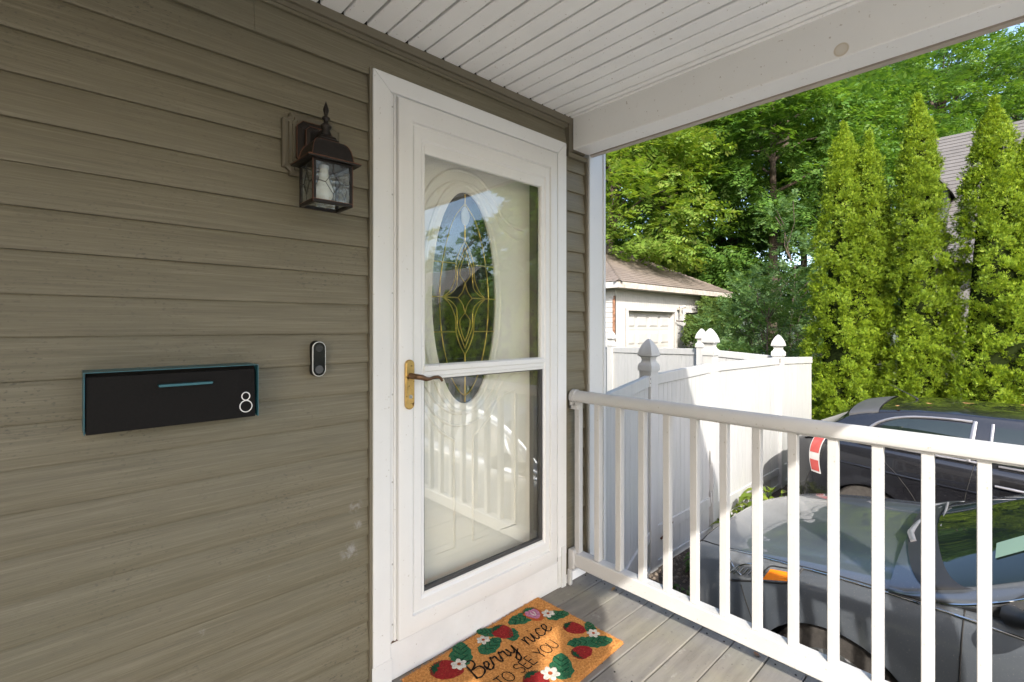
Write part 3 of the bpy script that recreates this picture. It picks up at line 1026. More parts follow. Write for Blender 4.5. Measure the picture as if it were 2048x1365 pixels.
# ================================================================== MAILBOX
mbx = thing('mailbox', 'black wall mailbox with teal edge and white number 8', 'mailbox', (0.23, 1.6, 1.03))
x0_, x1_, z0_, z1_, yf = 0.045, 0.418, 1.035, 1.181, 1.500
t_ = 0.0017
m = MB()
m.box(x0_, x1_, yf, 1.604, z1_ - t_, z1_)
m.box(x0_, x0_ + t_, yf, 1.604, z0_, z1_ - t_ - .0002)
m.box(x1_ - t_, x1_, yf, 1.604, z0_, z1_ - t_ - .0002)
m.box(x0_ + t_ + .0002, x1_ - t_ - .0002, 1.598, 1.604, z0_ + .004, z1_ - t_ - .0002)
m.box(x0_ + t_ + .0002, x1_ - t_ - .0002, yf + .02, 1.597, z0_ + .001, z0_ + .0035)
m.build('shell', M_TEAL, mbx)
m = MB()
m.hexa([(x0_ + .004, yf + .002, z0_), (x1_ - .008, yf + .002, z0_), (x1_ - .008, yf + .006, z0_), (x0_ + .004, yf + .006, z0_),
        (x0_ + .004, yf + .010, z1_ - .012), (x1_ - .008, yf + .010, z1_ - .012), (x1_ - .008, yf + .014, z1_ - .012), (x0_ + .004, yf + .014, z1_ - .012)])
m.build('front_flap', M_BLACKM, mbx, bevel=0.0006)
MB().box(x0_ + .004, x1_ - .004, yf + .03, yf + .034, z0_ + .004, z1_ - .004).build('inner_panel', M_BLACKM, mbx)
m = MB()
hz = z1_ - .043
m.prism([(0.185, hz + .001), (0.1865, hz + .0045), (0.303, hz + .0045), (0.3045, hz + .001), (0.3015, hz - .002), (0.188, hz - .002)], 'y', yf - .010, yf + .0068)
m.build('pull_lip', M_TEAL, mbx, bevel=0.0008)
# the number: two rings, a small one on a larger one
m = MB()


def flat_ring(cx_, cz_, a, b_, w, n=36):
    def yy(z):
        return yf + .002 + (z - z0_) / (z1_ - .012 - z0_) * .008
    L_ = []
    for (s_, dy) in ((w / 2, .0002), (w / 2, -.0011), (-w / 2, -.0011), (-w / 2, .0002)):
        L_.append([(cx_ + (a + s_) * math.cos(2 * PI * i / n), yy(cz_ + b_ * math.sin(2 * PI * i / n)) + dy, cz_ + (b_ + s_) * math.sin(2 * PI * i / n)) for i in range(n)])
    m.rings(L_, cap0=False, cap1=False)


flat_ring(0.3865, 1.0655, 0.0152, 0.0158, 0.0026)
flat_ring(0.3865, 1.0932, 0.0100, 0.0108, 0.0025)
m.build('number_eight', plain('number_white', (0.74, 0.73, 0.72), 0.4, var=0.02), mbx)

# ================================================================== DOORBELL CAMERA
dbl = thing('doorbell_camera', 'small black pill shaped doorbell camera with white rim', 'doorbell', (0.62, 1.6, 1.13))


def pill(cx_, zb_, zt_, r, y, n=12, dx=0):
    P = [(cx_ + r * math.cos(PI * i / n) + dx, y, zt_ - r + r * math.sin(PI * i / n)) for i in range(n + 1)]
    P += [(cx_ + r * math.cos(PI + PI * i / n) + dx, y, zb_ + r + r * math.sin(PI + PI * i / n)) for i in range(n + 1)]
    return P


cxb = 0.6145
MB().rings([pill(cxb + .004, 1.126, 1.242, .019, 1.604), pill(cxb + .003, 1.127, 1.241, .0195, 1.585), pill(cxb, 1.1285, 1.2395, .0205, 1.566)]).build('body', M_BLACKM, dbl, smooth=40)
MB().rings([pill(cxb, 1.1285, 1.2395, .0206, 1.568), pill(cxb, 1.128, 1.240, .0212, 1.563), pill(cxb, 1.1287, 1.2393, .0205, 1.5605), pill(cxb, 1.1297, 1.2383, .0195, 1.5603), pill(cxb, 1.130, 1.238, .0192, 1.563)], cap0=False, cap1=False).build('rim', M_PLASTW, dbl, smooth=40)
MB().rings([pill(cxb, 1.130, 1.238, .0193, 1.5625), pill(cxb, 1.1303, 1.2377, .0190, 1.5615)], cap0=False).build('face_plate', M_GLOSSB, dbl)
MB().lathe([(0.0115, 1.5614), (0.0115, 1.5602), (0.009, 1.5602), (0.0085, 1.5608), (0.0001, 1.5608)], (cxb, 0, 1.2185), 'y', 24).build('lens', plain('lens_ring', (0.03, 0.03, 0.033), 0.15), dbl, smooth=40)
MB().lathe([(0.0128, 1.5614), (0.0128, 1.5598), (0.0105, 1.5595), (0.0100, 1.5602), (0.0001, 1.5602)], (cxb, 0, 1.1505), 'y', 28).build('button', plain('button_ring', (0.07, 0.07, 0.075), 0.2), dbl, smooth=40)

# ================================================================== DOORMAT
th = math.radians(2.5)
MO = Vector((1.292, 1.342, 0.0))
dm = thing('doormat', 'coir doormat with strawberries reading Berry nice TO SEE YOU', 'doormat', (MO.x, MO.y, 0.0))


def MW(u, v, z):
    return (MO.x + u * math.cos(th) - v * math.sin(th), MO.y + u * math.sin(th) + v * math.cos(th), z)


MU, MVv, MZ = 0.370, 0.229, 0.0155
# pile: a dense grid with a rough top, so that the mat reads as bristles and has a ragged edge
nu, nv = 150, 94
P = np.zeros((nu, nv, 3))
for i in range(nu):
    for j in range(nv):
        u = -MU + 2 * MU * i / (nu - 1); v = -MVv + 2 * MVv * j / (nv - 1)
        e = (i in (0, nu - 1)) or (j in (0, nv - 1))
        z = MZ + random.uniform(-.0012, .0012)
        if e:
            u += random.uniform(-.002, .002); v += random.uniform(-.002, .002); z = MZ - 0.003
        P[i, j] = MW(u, v, z)
m = MB()
m.grid(P)
rimp = [(-MU, -MVv), (MU, -MVv), (MU, MVv), (-MU, MVv)]
m.rings([[MW(u, v, 0.001) for u, v in rimp], [MW(u, v, MZ - .002) for u, v in rimp]])
m.build('mat_pile', M_COIR, dm)
# loose bristles standing out of the pile and over the edge
FQ = []
for i in range(5200):
    if i < 2600:
        s_ = random.random() * 2 * (MU + MVv) * 2
        e_ = random.choice((0, 1, 2, 3))
        u, v = random.uniform(-MU, MU), random.uniform(-MVv, MVv)
        if e_ == 0: u = -MU
        elif e_ == 1: u = MU
        elif e_ == 2: v = -MVv
        else: v = MVv
        z_ = random.uniform(.004, MZ)
        du, dv = (u / MU if abs(u) == MU else random.uniform(-.6, .6)), (v / MVv if abs(v) == MVv else random.uniform(-.6, .6))
        l_ = random.uniform(.003, .009)
        dz_ = random.uniform(-.3, .5)
    else:
        u, v = random.uniform(-MU, MU), random.uniform(-MVv, MVv)
        z_ = MZ
        a_ = random.uniform(0, 2 * PI)
        du, dv, dz_ = math.cos(a_), math.sin(a_), .45
        l_ = random.uniform(.003, .007)
    w_ = .0005
    p0, p1 = MW(u, v, z_), MW(u + du * l_, v + dv * l_, z_ + dz_ * l_)
    FQ.append([(p0[0] - w_, p0[1], p0[2]), (p0[0] + w_, p0[1], p0[2] + w_), (p1[0] + w_ * .5, p1[1], p1[2] + w_ * .5), (p1[0] - w_ * .5, p1[1], p1[2])])
tag(quads_object('bristles', np.array(FQ), M_COIR, dm), kind='stuff')
MZP = MZ + 0.0016


def patch(name, pts, mat, z=MZP, mi=None):
    z = z + random.uniform(0, .0004)
    n = len(pts)
    c = np.mean(np.array(pts), axis=0)
    mm = MB()
    V = [MW(p[0], p[1], z - .0012) for p in pts] + [MW(p[0] * .97 + c[0] * .03, p[1] * .97 + c[1] * .03, z) for p in pts] + [MW(c[0], c[1], z)]
    F = [(i, (i + 1) % n, n + (i + 1) % n, n + i) for i in range(n)] + [(n + i, n + (i + 1) % n, 2 * n) for i in range(n)]
    mm.add(V, F)
    return mm.build(name, mat, dm)


def rot(pts, a, c):
    ca, sa = math.cos(a), math.sin(a)
    return [(c[0] + p[0] * ca - p[1] * sa, c[1] + p[0] * sa + p[1] * ca) for p in pts]


def rag(pts, k=0.0018):
    return [(p[0] + random.uniform(-k, k), p[1] + random.uniform(-k, k)) for p in pts]


def berry(c, s, a, cut=False):
    sh = [(s * (0.52 * math.sin(t)) * (1 - 0.30 * (1 - math.cos(t)) / 2 * 1.0), s * 0.56 * math.cos(t)) for t in np.linspace(0, 2 * PI, 34, endpoint=False)]
    patch('strawberry_print', rag(rot(sh, a, c)), D_ORANGE if cut else D_RED)
    if cut:
        patch('strawberry_print', rag(rot([(0.72 * x, 0.72 * y + .004) for x, y in sh], a, c)), D_PINK, MZP + .0012)
        for sx in (-1, 1):
            st = [(sx * .06 * s, .18 * s), (sx * .12 * s, .05 * s), (sx * .06 * s, -.12 * s), (0, -.18 * s), (sx * .03 * s, -.08 * s), (sx * .07 * s, .04 * s)]
            patch('strawberry_print', rot(st, a, c), D_WHITE, MZP + .0022)
    top = []
    for i in range(22):
        r = (0.42 if i % 2 else 0.20) * s
        w = PI * 0.02 + PI * 0.96 * i / 21
        top.append((r * math.cos(w) * 1.05, 0.40 * s + r * math.sin(w) * .55 - .35 * r * abs(math.cos(w))))
    top += [(-.2 * s, .36 * s), (-.08 * s, .28 * s), (0, .36 * s), (.1 * s, .27 * s), (.2 * s, .36 * s)]
    patch('calyx_print', rag(rot(top, a, c), .0008), D_DGREEN if not cut else D_GREEN, MZP + .0014)


def leaf(c, s, a):
    sh = []
    for i in range(30):
        t = 2 * PI * i / 30
        w = 0.33 * (1 + .10 * math.sin(9 * t))
        sh.append((s * .55 * math.cos(t), s * w * math.sin(t) * (1 - .28 * math.cos(t))))
    patch('leaf_print', rag(rot(sh, a, c)), D_GREEN, MZP - .0002)
    for k_ in (-.25, -.02, .2):
        for sy in (-1, 1):
            v_ = [(k_ * s, 0), ((k_ + .20) * s, sy * .20 * s), ((k_ + .17) * s, sy * .22 * s), ((k_ - .04) * s, sy * .02 * s)]
            patch('leaf_print', rot(v_, a, c), D_DGREEN, MZP + .0008)


def flower(c, s):
    for k_ in range(6):
        a = 2 * PI * k_ / 6 + random.uniform(-.2, .2)
        pe = [(s * (.30 + .24 * math.cos(t)), s * .17 * math.sin(t)) for t in np.linspace(0, 2 * PI, 14, endpoint=False)]
        patch('flower_print', rag(rot(pe, a, c), .0006), D_WHITE, MZP + .0020)
    patch('flower_print', [(c[0] + s * .13 * math.cos(t), c[1] + s * .13 * math.sin(t)) for t in np.linspace(0, 2 * PI, 12, endpoint=False)], D_ORANGE, MZP + .0030)


for c_, s_, a_ in (((-.139, .178), .13, .9), ((.185, .168), .11, 2.9), ((.322, .072), .10, -.5), ((.022, .206), .08, 2.2), ((-.024, .132), .11, .15), ((.088, .118), .075, .8),
                   ((.350, -.082), .07, .9), ((.240, -.113), .10, 2.5), ((.300, -.160), .11, -.6), ((.082, -.142), .13, .7), ((-.17, -.15), .12, 2.7), ((-.30, -.02), .10, 1.3), ((-.30, -.17), .10, .3)):
    leaf(c_, s_, a_)
for c_, s_, a_, q_ in (((-.230, .148), .112, .62, False), ((.070, .158), .092, .10, False), ((.252, .150), .096, -.15, True), ((.300, -.040), .086, .25, False), ((.200, -.152), .080, 1.35, False),
                       ((-.040, -.130), .10, -.1, False), ((-.24, -.13), .10, .9, False)):
    berry(c_, s_, a_, q_)
for c_, s_ in (((-.183, .136), .058), ((-.024, .176), .052), ((.298, .105), .055), ((.324, -.118), .052), ((.020, -.140), .068), ((-.13, -.18), .055)):
    flower(c_, s_)


def stroke(pts, w, name='lettering'):
    """a brush stroke on the mat"""
    P = [np.array(p, float) for p in pts]
    mm = MB()
    V = []
    for i, p in enumerate(P):
        t = P[min(i + 1, len(P) - 1)] - P[max(i - 1, 0)]
        t = t / (np.hypot(*t) + 1e-9)
        n_ = np.array([-t[1], t[0]])
        ww = w * (1 + 0.25 * math.sin(i * .9)) / 2
        a, b_ = p + n_ * ww, p - n_ * ww
        V += [MW(a[0], a[1], MZP + .0006), MW(b_[0], b_[1], MZP + .0006)]
    mm.add(V, [(2 * i, 2 * i + 1, 2 * i + 3, 2 * i + 2) for i in range(len(P) - 1)])
    return mm


LET = MB()


def put(curves, org, sc, w, slant=0.0):
    for c_ in curves:
        pts = spl(c_, 7) if len(c_) > 2 else [np.array(c_[0]), np.array(c_[1])]
        q = [(org[0] + sc * (p[0] + slant * p[1]), org[1] + sc * p[1]) for p in pts]
        s_ = stroke(q, w)
        LET.add(s_.V, s_.F)


SCR = {
    'B': [[(0.05, 0), (0.08, .5), (0.10, 1.0)], [(-.05, .85), (.15, 1.02), (.42, .95), (.42, .68), (.12, .52)], [(.12, .52), (.5, .48), (.55, .15), (.25, -.02), (0.0, .08)]],
    'e': [[(0, .12), (.22, .25), (.28, .42), (.16, .50), (.05, .32), (.08, .08), (.22, .0), (.40, .12)]],
    'r': [[(0, .12), (.10, .45), (.14, .54), (.18, .44), (.32, .46), (.32, .15), (.40, .02), (.50, .12)]],
    'y': [[(0, .45), (.05, .15), (.16, .05), (.30, .25), (.34, .46), (.30, .0), (.22, -.35), (.06, -.42), (.02, -.25), (.2, -.08), (.45, .12)]],
    'n': [[(0, .48), (.04, .2), (.03, .0)], [(.03, .15), (.14, .45), (.26, .42), (.27, .12), (.34, .0), (.46, .12)]],
    'i': [[(0, .1), (.08, .46), (.08, .1), (.16, .0), (.28, .12)], [(.10, .66), (.12, .70)]],
    'c': [[(.34, .40), (.20, .50), (.05, .32), (.06, .08), (.22, .0), (.42, .12)]],
}
CAP = {
    'T': [[(0, 1), (.6, 1)], [(.3, 1), (.3, 0)]],
    'O': [[(.35 + .35 * math.cos(t), .5 + .5 * math.sin(t)) for t in np.linspace(PI / 2, PI / 2 + 2 * PI, 17)]],
    'S': [[(.50, .85), (.32, 1.0), (.08, .88), (.10, .64), (.40, .44), (.50, .20), (.28, 0), (.02, .12)]],
    'E': [[(.45, 1), (.02, 1)], [(.02, 1), (.02, 0)], [(.02, 0), (.48, 0)], [(.02, .52), (.40, .52)]],
    'Y': [[(0, 1), (.28, .5)], [(.58, 1), (.28, .5)], [(.28, .5), (.28, 0)]],
    'U': [[(0, 1), (0, .35), (.12, .04), (.30, 0), (.46, .06), (.56, .35), (.56, 1)]],
}
x_ = -0.188
for ch, adv in (('B', .62), ('e', .38), ('r', .46), ('r', .48), ('y', .5)):
    put(SCR[ch], (x_, 0.030), 0.094, 0.0072, .12)
    x_ += adv * 0.094
x_ = 0.082
for ch, adv in (('n', .44), ('i', .28), ('c', .40), ('e', .42)):
    put(SCR[ch], (x_, 0.022), 0.100, 0.0060, .12)
    x_ += adv * 0.100
x_ = -0.150
for wd in ('TO', 'SEE', 'YOU'):
    for ch in wd:
        put(CAP[ch], (x_, -0.066), 0.052, 0.0042)
        x_ += {'T': .66, 'O': .80, 'S': .62, 'E': .60, 'Y': .64, 'U': .70}[ch] * 0.052
    x_ += 0.021
LET.build('lettering', D_BLACK, dm)
# ================================================================== FENCES
def post_cap(p, name, mat, x, y, z, s=0.0635):
    def sq_(h, zz):
        return [(x - h, y - h, zz), (x + h, y - h, zz), (x + h, y + h, zz), (x - h, y + h, zz)]
    L_ = [sq_(s * 1.16, z), sq_(s * 1.16, z + .045), sq_(s * 1.08, z + .060), sq_(s * .86, z + .075), sq_(s * .74, z + .095), sq_(s * .74, z + .110), sq_(s * .86, z + .130), sq_(s * 1.18, z + .142), sq_(s * 1.18, z + .156),
          sq_(s * 1.08, z + .185), sq_(s * .92, z + .215), sq_(s * .70, z + .245), sq_(s * .42, z + .275), sq_(s * .12, z + .298)]
    return MB().rings(L_).build(name, mat, p, smooth=30)


def fence_post(par, x, y, ztop):
    o = MB().box(x - .0635, x + .0635, y - .0635, y + .0635, -1.0, ztop + .02).build('post', M_FENCE, par, bevel=0.004)
    post_cap(o, 'post_cap', M_FENCE, x, y, ztop)
    return o


def panel(par, a, b, zta, ztb, zmid=None, zbot=-0.97, rail_h=0.10, bw=0.155, kick=True):
    """upright tongue and groove boards between two rails, from plan point a to b"""
    a = np.array(a, float); b = np.array(b, float)
    Lg = np.hypot(*(b - a)); t = (b - a) / Lg; n = np.array([t[1], -t[0]])     # n looks towards the street side

    def Pp(s, d, z):
        q = a + t * s + n * d
        return (q[0], q[1], z)

    def bar(s0, s1, d0, d1, z0a, z0b, z1a, z1b):
        return [Pp(s0, d0, z0a), Pp(s1, d0, z0b), Pp(s1, d1, z0b), Pp(s0, d1, z0a), Pp(s0, d0, z1a), Pp(s1, d0, z1b), Pp(s1, d1, z1b), Pp(s0, d1, z1a)]
    MB().hexa(bar(0, Lg, -.025, .025, zta - rail_h, ztb - rail_h, zta, ztb)).build('top_rail', M_FENCE, par, bevel=0.004)
    zm = zmid if zmid is not None else zbot + .14
    MB().hexa(bar(0, Lg, -.025, .025, zm - .10, zm - .10, zm, zm)).build('bottom_rail', M_FENCE, par, bevel=0.004)
    nb = max(1, int(round(Lg / bw)))
    w = Lg / nb
    for i in range(nb):
        s0, s1 = i * w + .0022, (i + 1) * w - .0022
        k = random.uniform(-.0012, .0012)
        zt0 = zta + (ztb - zta) * (s0 / Lg) - rail_h; zt1 = zta + (ztb - zta) * (s1 / Lg) - rail_h
        mm = MB()
        c_ = (s0 + s1) / 2
        # two flats with a groove between them, as the moulded planks have
        for (p, q) in ((s0, c_ - .002), (c_ + .002, s1)):
            mm.hexa([Pp(p, -.008, zm), Pp(q, -.008, zm), Pp(q, .010 + k, zm), Pp(p, .010 + k, zm), Pp(p, -.008, zt0), Pp(q, -.008, zt1), Pp(q, .010 + k, zt1), Pp(p, .010 + k, zt0)])
        mm.hexa([Pp(c_ - .002, -.007, zm), Pp(c_ + .002, -.007, zm), Pp(c_ + .002, .007 + k, zm), Pp(c_ - .002, .007 + k, zm), Pp(c_ - .002, -.007, zt0), Pp(c_ + .002, -.007, zt0), Pp(c_ + .002, .007 + k, zt0), Pp(c_ - .002, .007 + k, zt0)])
        mm.build('fence_board', M_FENCE, par)
        if zmid is not None:
            MB().hexa([Pp(s0, -.008, zbot), Pp(s1, -.008, zbot), Pp(s1, .008 + k, zbot), Pp(s0, .008 + k, zbot), Pp(s0, -.008, zm - .10), Pp(s1, -.008, zm - .10), Pp(s1, .008 + k, zm - .10), Pp(s0, .008 + k, zm - .10)]).build('fence_board', M_FENCE, par)
    if kick:
        MB().hexa(bar(0, Lg, .012, .032, -1.0, -1.0, zbot + .045, zbot + .045)).build('kick_board', M_FENCE, par, bevel=0.003)
    return Pp


fen = thing('picket_fence', 'white vinyl privacy fence with pointed post caps in front of the parked cars', 'fence', (5.33, 2.45, -1.0))
fence_post(fen, 4.050, 2.45, 0.872)
fence_post(fen, 5.330, 2.45, 0.965)
fence_post(fen, 7.470, 2.45, 0.868)
panel(fen, (4.114, 2.44), (5.266, 2.44), 0.835, 0.875, zmid=-0.60)
panel(fen, (5.394, 2.44), (7.406, 2.44), 0.880, 0.850, zmid=-0.70)
panel(fen, (7.534, 2.44), (8.915, 2.44), 0.845, 0.790, zmid=-0.70)
# brackets and a torn slot in the lower rail of the short panel
bk = MB()
bk.box(5.246, 5.268, 2.402, 2.412, -0.22, -0.08)
bk.box(5.246, 5.268, 2.402, 2.412, -0.66, -0.54)
bk.box(7.385, 7.408, 2.402, 2.412, 0.755, 0.845)
bk.build('rail_bracket', M_FENCE, fen, bevel=0.002)
MB().box(7.378, 7.402, 2.397, 2.4015, 0.775, 0.838).build('rail_bracket', plain('dirty_bracket', (0.22, 0.21, 0.19), 0.7), fen)
MB().tube([(4.20, 2.408, -0.735), (4.28, 2.405, -0.715), (4.36, 2.405, -0.665), (4.42, 2.407, -0.635)], [.010, .012, .009, .005], 8).build('rusty_tear', plain('rust', (0.07, 0.022, 0.012), 0.8, var=0.3), fen)

gate = thing('gate_panel', 'white vinyl gate panel standing slightly ajar between house corner and first post', 'gate', (3.95, 2.41, -1.0))
panel(gate, (2.20, 1.825), (3.965, 2.415), 0.815, 0.832, zmid=-0.60)
hb = MB()
dv = np.array([3.965 - 2.20, 2.415 - 1.825]); dv /= np.hypot(*dv); nn = np.array([dv[1], -dv[0]])
pq = np.array([3.965, 2.415])
c0 = pq - dv * .012 + nn * .028
hb.hexa([(c0[0] + dv[0] * s + nn[0] * d, c0[1] + dv[1] * s + nn[1] * d, z) for z in (.735, .832) for s, d in ((-.02, -.004), (.022, -.004), (.022, .004), (-.02, .004))])
hin = hb.build('hinge', M_FENCE, gate)
for z in (.765, .805):
    q = c0 + nn * .0045
    MB().lathe([(0.0001, -.001), (0.006, -.001), (0.006, .003)], (q[0], q[1], z), 'y', 8).build('screw', plain('rusty_screw', (.06, .03, .02), .7), hin)

fs = thing('side_fence', 'white privacy fence running back from the third post beside the shrubs', 'fence', (7.5, 3.6, -1.0))
panel(fs, (7.49, 2.53), (7.52, 3.535), 0.865, 0.925, kick=False)
fence_post(fs, 7.525, 3.60, 0.95)
fb = thing('back_fence', 'far white privacy fence below the garage door', 'fence', (7.9, 5.6, -1.0))
panel(fb, (7.92, 5.55), (7.55, 3.67), 0.875, 0.925, kick=False)
fence_post(fb, 7.93, 5.62, 0.90)
panel(fb, (8.15, 7.3), (7.945, 5.69), 0.83, 0.875, kick=False)

# ================================================================== GARAGE
gar = thing('garage', 'old white garage with brown hip roof and panelled doors behind the fence', 'garage', (14, 10.8, -1.0))
M_OLDW = plain('peeling_white', (0.47, 0.46, 0.44), 0.7, var=0.06, scale=3, spots=0.9, spotcol=(0.36, 0.29, 0.24), obj=False)
M_OLDC = plain('peeling_clapboard', (0.50, 0.485, 0.46), 0.75, var=0.14, scale=6, spots=1.2, spotcol=(0.30, 0.20, 0.15), obj=False)
M_FASC = plain('weathered_fascia', (0.46, 0.41, 0.36), 0.8, var=0.25, scale=9, spots=0.6, obj=False)
M_BAREW = plain('bare_wood', (0.20, 0.11, 0.07), 0.85, var=0.4, scale=9, obj=False)
gx0, gx1, gy0, gy1 = 10.9, 16.9, 7.6, 13.8
core = MB()
core.box(gx0 + .03, gx1 - .03, gy0 + .25, gy1, -1.0, 2.285)
core.box(gx0 + .03, 11.50, gy0 + .03, gy0 + .249, -1.0, 2.285)
core.box(14.05, 14.74, gy0 + .03, gy0 + .249, -1.0, 2.285)
core.box(11.501, 14.049, gy0 + .03, gy0 + .249, 1.721, 2.285)
core.box(14.741, gx1 - .03, gy0 + .03, gy0 + .249, 1.721, 2.285)
gw = core.build('wall', M_OLDW, gar)
x = gx0
i = 0
while x < gx1 - .02:
    w = 0.118
    z0b = -1.0
    if x + w > 11.44 and x < 14.12: z0b = 1.78
    if x + w > 14.68: z0b = 1.78
    MB().box(x + .002, min(x + w, gx1) - .002, gy0, gy0 + .029, z0b, 2.284).build('wall_board', M_OLDW, gw)
    x += w
for k in range(24):
    z = -0.9 + .135 * k
    if z > 2.2: break
    MB().prism([(gx0 - .016, z), (gx0 + .03, z), (gx0 + .03, z + .14), (gx0 + .002, z + .14)], 'y', gy0 + .07, gy1).move((0, 0, 0)) if False else None
    mm = MB()
    mm.add([(gx0 - .016, gy0 + .05, z), (gx0 + .03, gy0 + .05, z), (gx0 + .03, gy0 + .05, z + .138), (gx0 + .000, gy0 + .05, z + .138), (gx0 - .016, gy1, z), (gx0 + .03, gy1, z), (gx0 + .03, gy1, z + .138), (gx0 + .0, gy1, z + .138)],
           [(0, 1, 2, 3), (4, 7, 6, 5), (0, 4, 5, 1), (1, 5, 6, 2), (2, 6, 7, 3), (3, 7, 4, 0)])
    mm.build('clapboard', M_OLDC, gw)
MB().box(gx0 - .02, gx0 + .028, gy0 + .0, gy0 + .049, -1.0, 2.10).build('corner_board', M_BAREW, gar)
MB().box(gx0 - .034, gx0 - .0205, gy0 - .004, gy0 + .062, 0.6, 2.02).build('corner_board', plain('rotten_wood', (0.26, 0.13, 0.075), 0.9, var=0.5, scale=14, obj=False), gar)


def garage_door(x0, x1):
    d = MB().box(x0, x1, gy0 + .17, gy0 + .21, -1.0, 1.72).build('garage_door', M_OLDW, gar)
    cw = (x1 - x0) / 4
    for r in range(5):
        zt = 1.62 - r * .50
        if zt - .35 < -1: break
        for c in range(4):
            a, b_ = x0 + c * cw + .06, x0 + (c + 1) * cw - .06
            MB().rings([[(a, gy0 + .169, zt - .36), (b_, gy0 + .169, zt - .36), (b_, gy0 + .169, zt), (a, gy0 + .169, zt)],
                        [(a + .05, gy0 + .148, zt - .31), (b_ - .05, gy0 + .148, zt - .31), (b_ - .05, gy0 + .148, zt - .05), (a + .05, gy0 + .148, zt - .05)]]).build('door_panel', M_OLDW, d)
        MB().box(x0, x1, gy0 + .166, gy0 + .1695, zt - .435, zt - .428).build('section_joint', M_FASC, d)
    return d


garage_door(11.502, 14.048)
garage_door(14.742, 16.80)
for (xa, xb) in ((11.40, 11.50), (14.05, 14.15), (14.64, 14.74)):
    MB().box(xa, xb, gy0 - .022, gy0 - .001, -1.0, 1.72).build('door_trim', M_OLDC, gar)
for (xa, xb) in ((11.40, 14.15), (14.64, 16.88)):
    MB().box(xa, xb, gy0 - .024, gy0 - .001, 1.721, 1.80).build('door_trim', M_OLDC, gar)
ft = MB()
ft.box(14.18, 14.30, gy0 - .12, gy0 - .002, 1.80, 1.84)
ft.box(14.20, 14.24, gy0 - .14, gy0 - .10, 1.62, 1.80)
ft.tube([(14.26, gy0 - .06, 1.86), (14.42, gy0 - .16, 1.90)], [.035, .05], 10)
ft.build('flood_light', M_FASC, gar)
# hip roof
ex0, ex1, ey0, ey1 = 10.55, 17.50, 7.25, 14.40
ez, ap = 2.45, 4.05
mx_, my_ = (ex0 + ex1) / 2, (ey0 + ey1) / 2
hw_ = (ex1 - ex0) / 2
rz = ez + hw_ * .545


def roof_obj(name, faces, mat, par):
    """faces: lists of 3-D points; UV in metres along and up each slope"""
    me = bpy.data.meshes.new(name)
    V = []; F = []
    for f_ in faces:
        F.append(tuple(range(len(V), len(V) + len(f_)))); V += f_
    o = ORG[par.name]
    me.from_pydata([(v[0] - o.x, v[1] - o.y, v[2] - o.z) for v in V], [], F)
    uv = me.uv_layers.new(name='UVMap')
    for p in me.polygons:
        vs = [Vector(V[i]) for i in p.vertices]
        h = (vs[1] - vs[0]).normalized()
        nrm = p.normal
        up = nrm.cross(h)
        for li, v in zip(p.loop_indices, vs):
            d = v - vs[0]
            uv.data[li].uv = (d.dot(h), d.dot(up))
    return link_mesh(name, me, mat, par)


apx = [(mx_, my_ - .05, rz), (mx_, my_ + .05, rz)]
c00, c10, c11, c01 = (ex0, ey0, ez), (ex1, ey0, ez), (ex1, ey1, ez), (ex0, ey1, ez)
M_GROOF = roof_mat('garage_shingle', (0.150, 0.112, 0.090), (0.200, 0.152, 0.122), 0.14, 0.33)
rf = roof_obj('roof', [[c00, c10, apx[0]], [c10, c11, apx[1], apx[0]], [c11, c01, apx[1]], [c01, c00, apx[0], apx[1]]], M_GROOF, gar)
# shingle courses as thin lipped strips, one mesh
st = MB()
for (A, B, Cc) in ((c00, c10, apx[0]), (c01, c00, apx[0])):
    A_, B_, T_ = Vector(A), Vector(B), Vector(Cc)
    nrm = (B_ - A_).cross(T_ - A_).normalized()
    if nrm.z < 0: nrm = -nrm
    rows = 26
    for r in range(rows):
        f0, f1 = r / rows, min(1, (r + 1.05) / rows)
        p0, p1 = A_.lerp(T_, f0), B_.lerp(T_, f0)
        q0, q1 = A_.lerp(T_, f1), B_.lerp(T_, f1)
        st.add([p0 + nrm * .004, p1 + nrm * .004, q1 + nrm * .004, q0 + nrm * .004, p0 + nrm * .016, p1 + nrm * .016, q1 + nrm * .006, q0 + nrm * .006],
               [(0, 3, 2, 1), (4, 5, 6, 7), (0, 1, 5, 4), (1, 2, 6, 5), (2, 3, 7, 6), (3, 0, 4, 7)])
M_GSH = plain('brown_shingle', (0.168, 0.136, 0.114), 0.9, var=0.22, scale=2.2, spots=0.7, spotcol=(0.30, 0.19, 0.08), bump=0.5, bscale=40, obj=False)
tag(st.build('shingle_courses', M_GSH, gar), kind='stuff')
hc = MB()
for A in (c00, c10):
    A_, T_ = Vector(A), Vector(apx[0])
    for i in range(22):
        a_ = A_.lerp(T_, i / 22); b_ = A_.lerp(T_, (i + 1.1) / 22)
        d_ = (T_ - A_).normalized(); s_ = d_.cross(Vector((0, 0, 1))).normalized() * .12
        dn_ = Vector((0, 0, -.055)); u_ = Vector((0, 0, .030))
        hc.add([a_ + s_ + dn_ + u_, a_ + u_ * 1.5, a_ - s_ + dn_ + u_, b_ - s_ + dn_ + u_ * .6, b_ + u_, b_ + s_ + dn_ + u_ * .6], [(0, 1, 4, 5), (1, 2, 3, 4)])
hc.build('hip_caps', M_GSH, gar)
fa = MB()
fa.box(ex0 + .02, ex1 - .02, ey0 + .01, ey0 + .035, 2.29, 2.445)
fa.build('fascia', M_FASC, gar)
MB().box(ex0 + .01, ex0 + .035, ey0 + .036, ey1, 2.29, 2.445).build('fascia', M_OLDW, gar)
MB().box(ex0 + .036, ex1 - .036, ey0 + .036, ey1 - .036, 2.286, 2.289).build('soffit', M_FASC, gar)

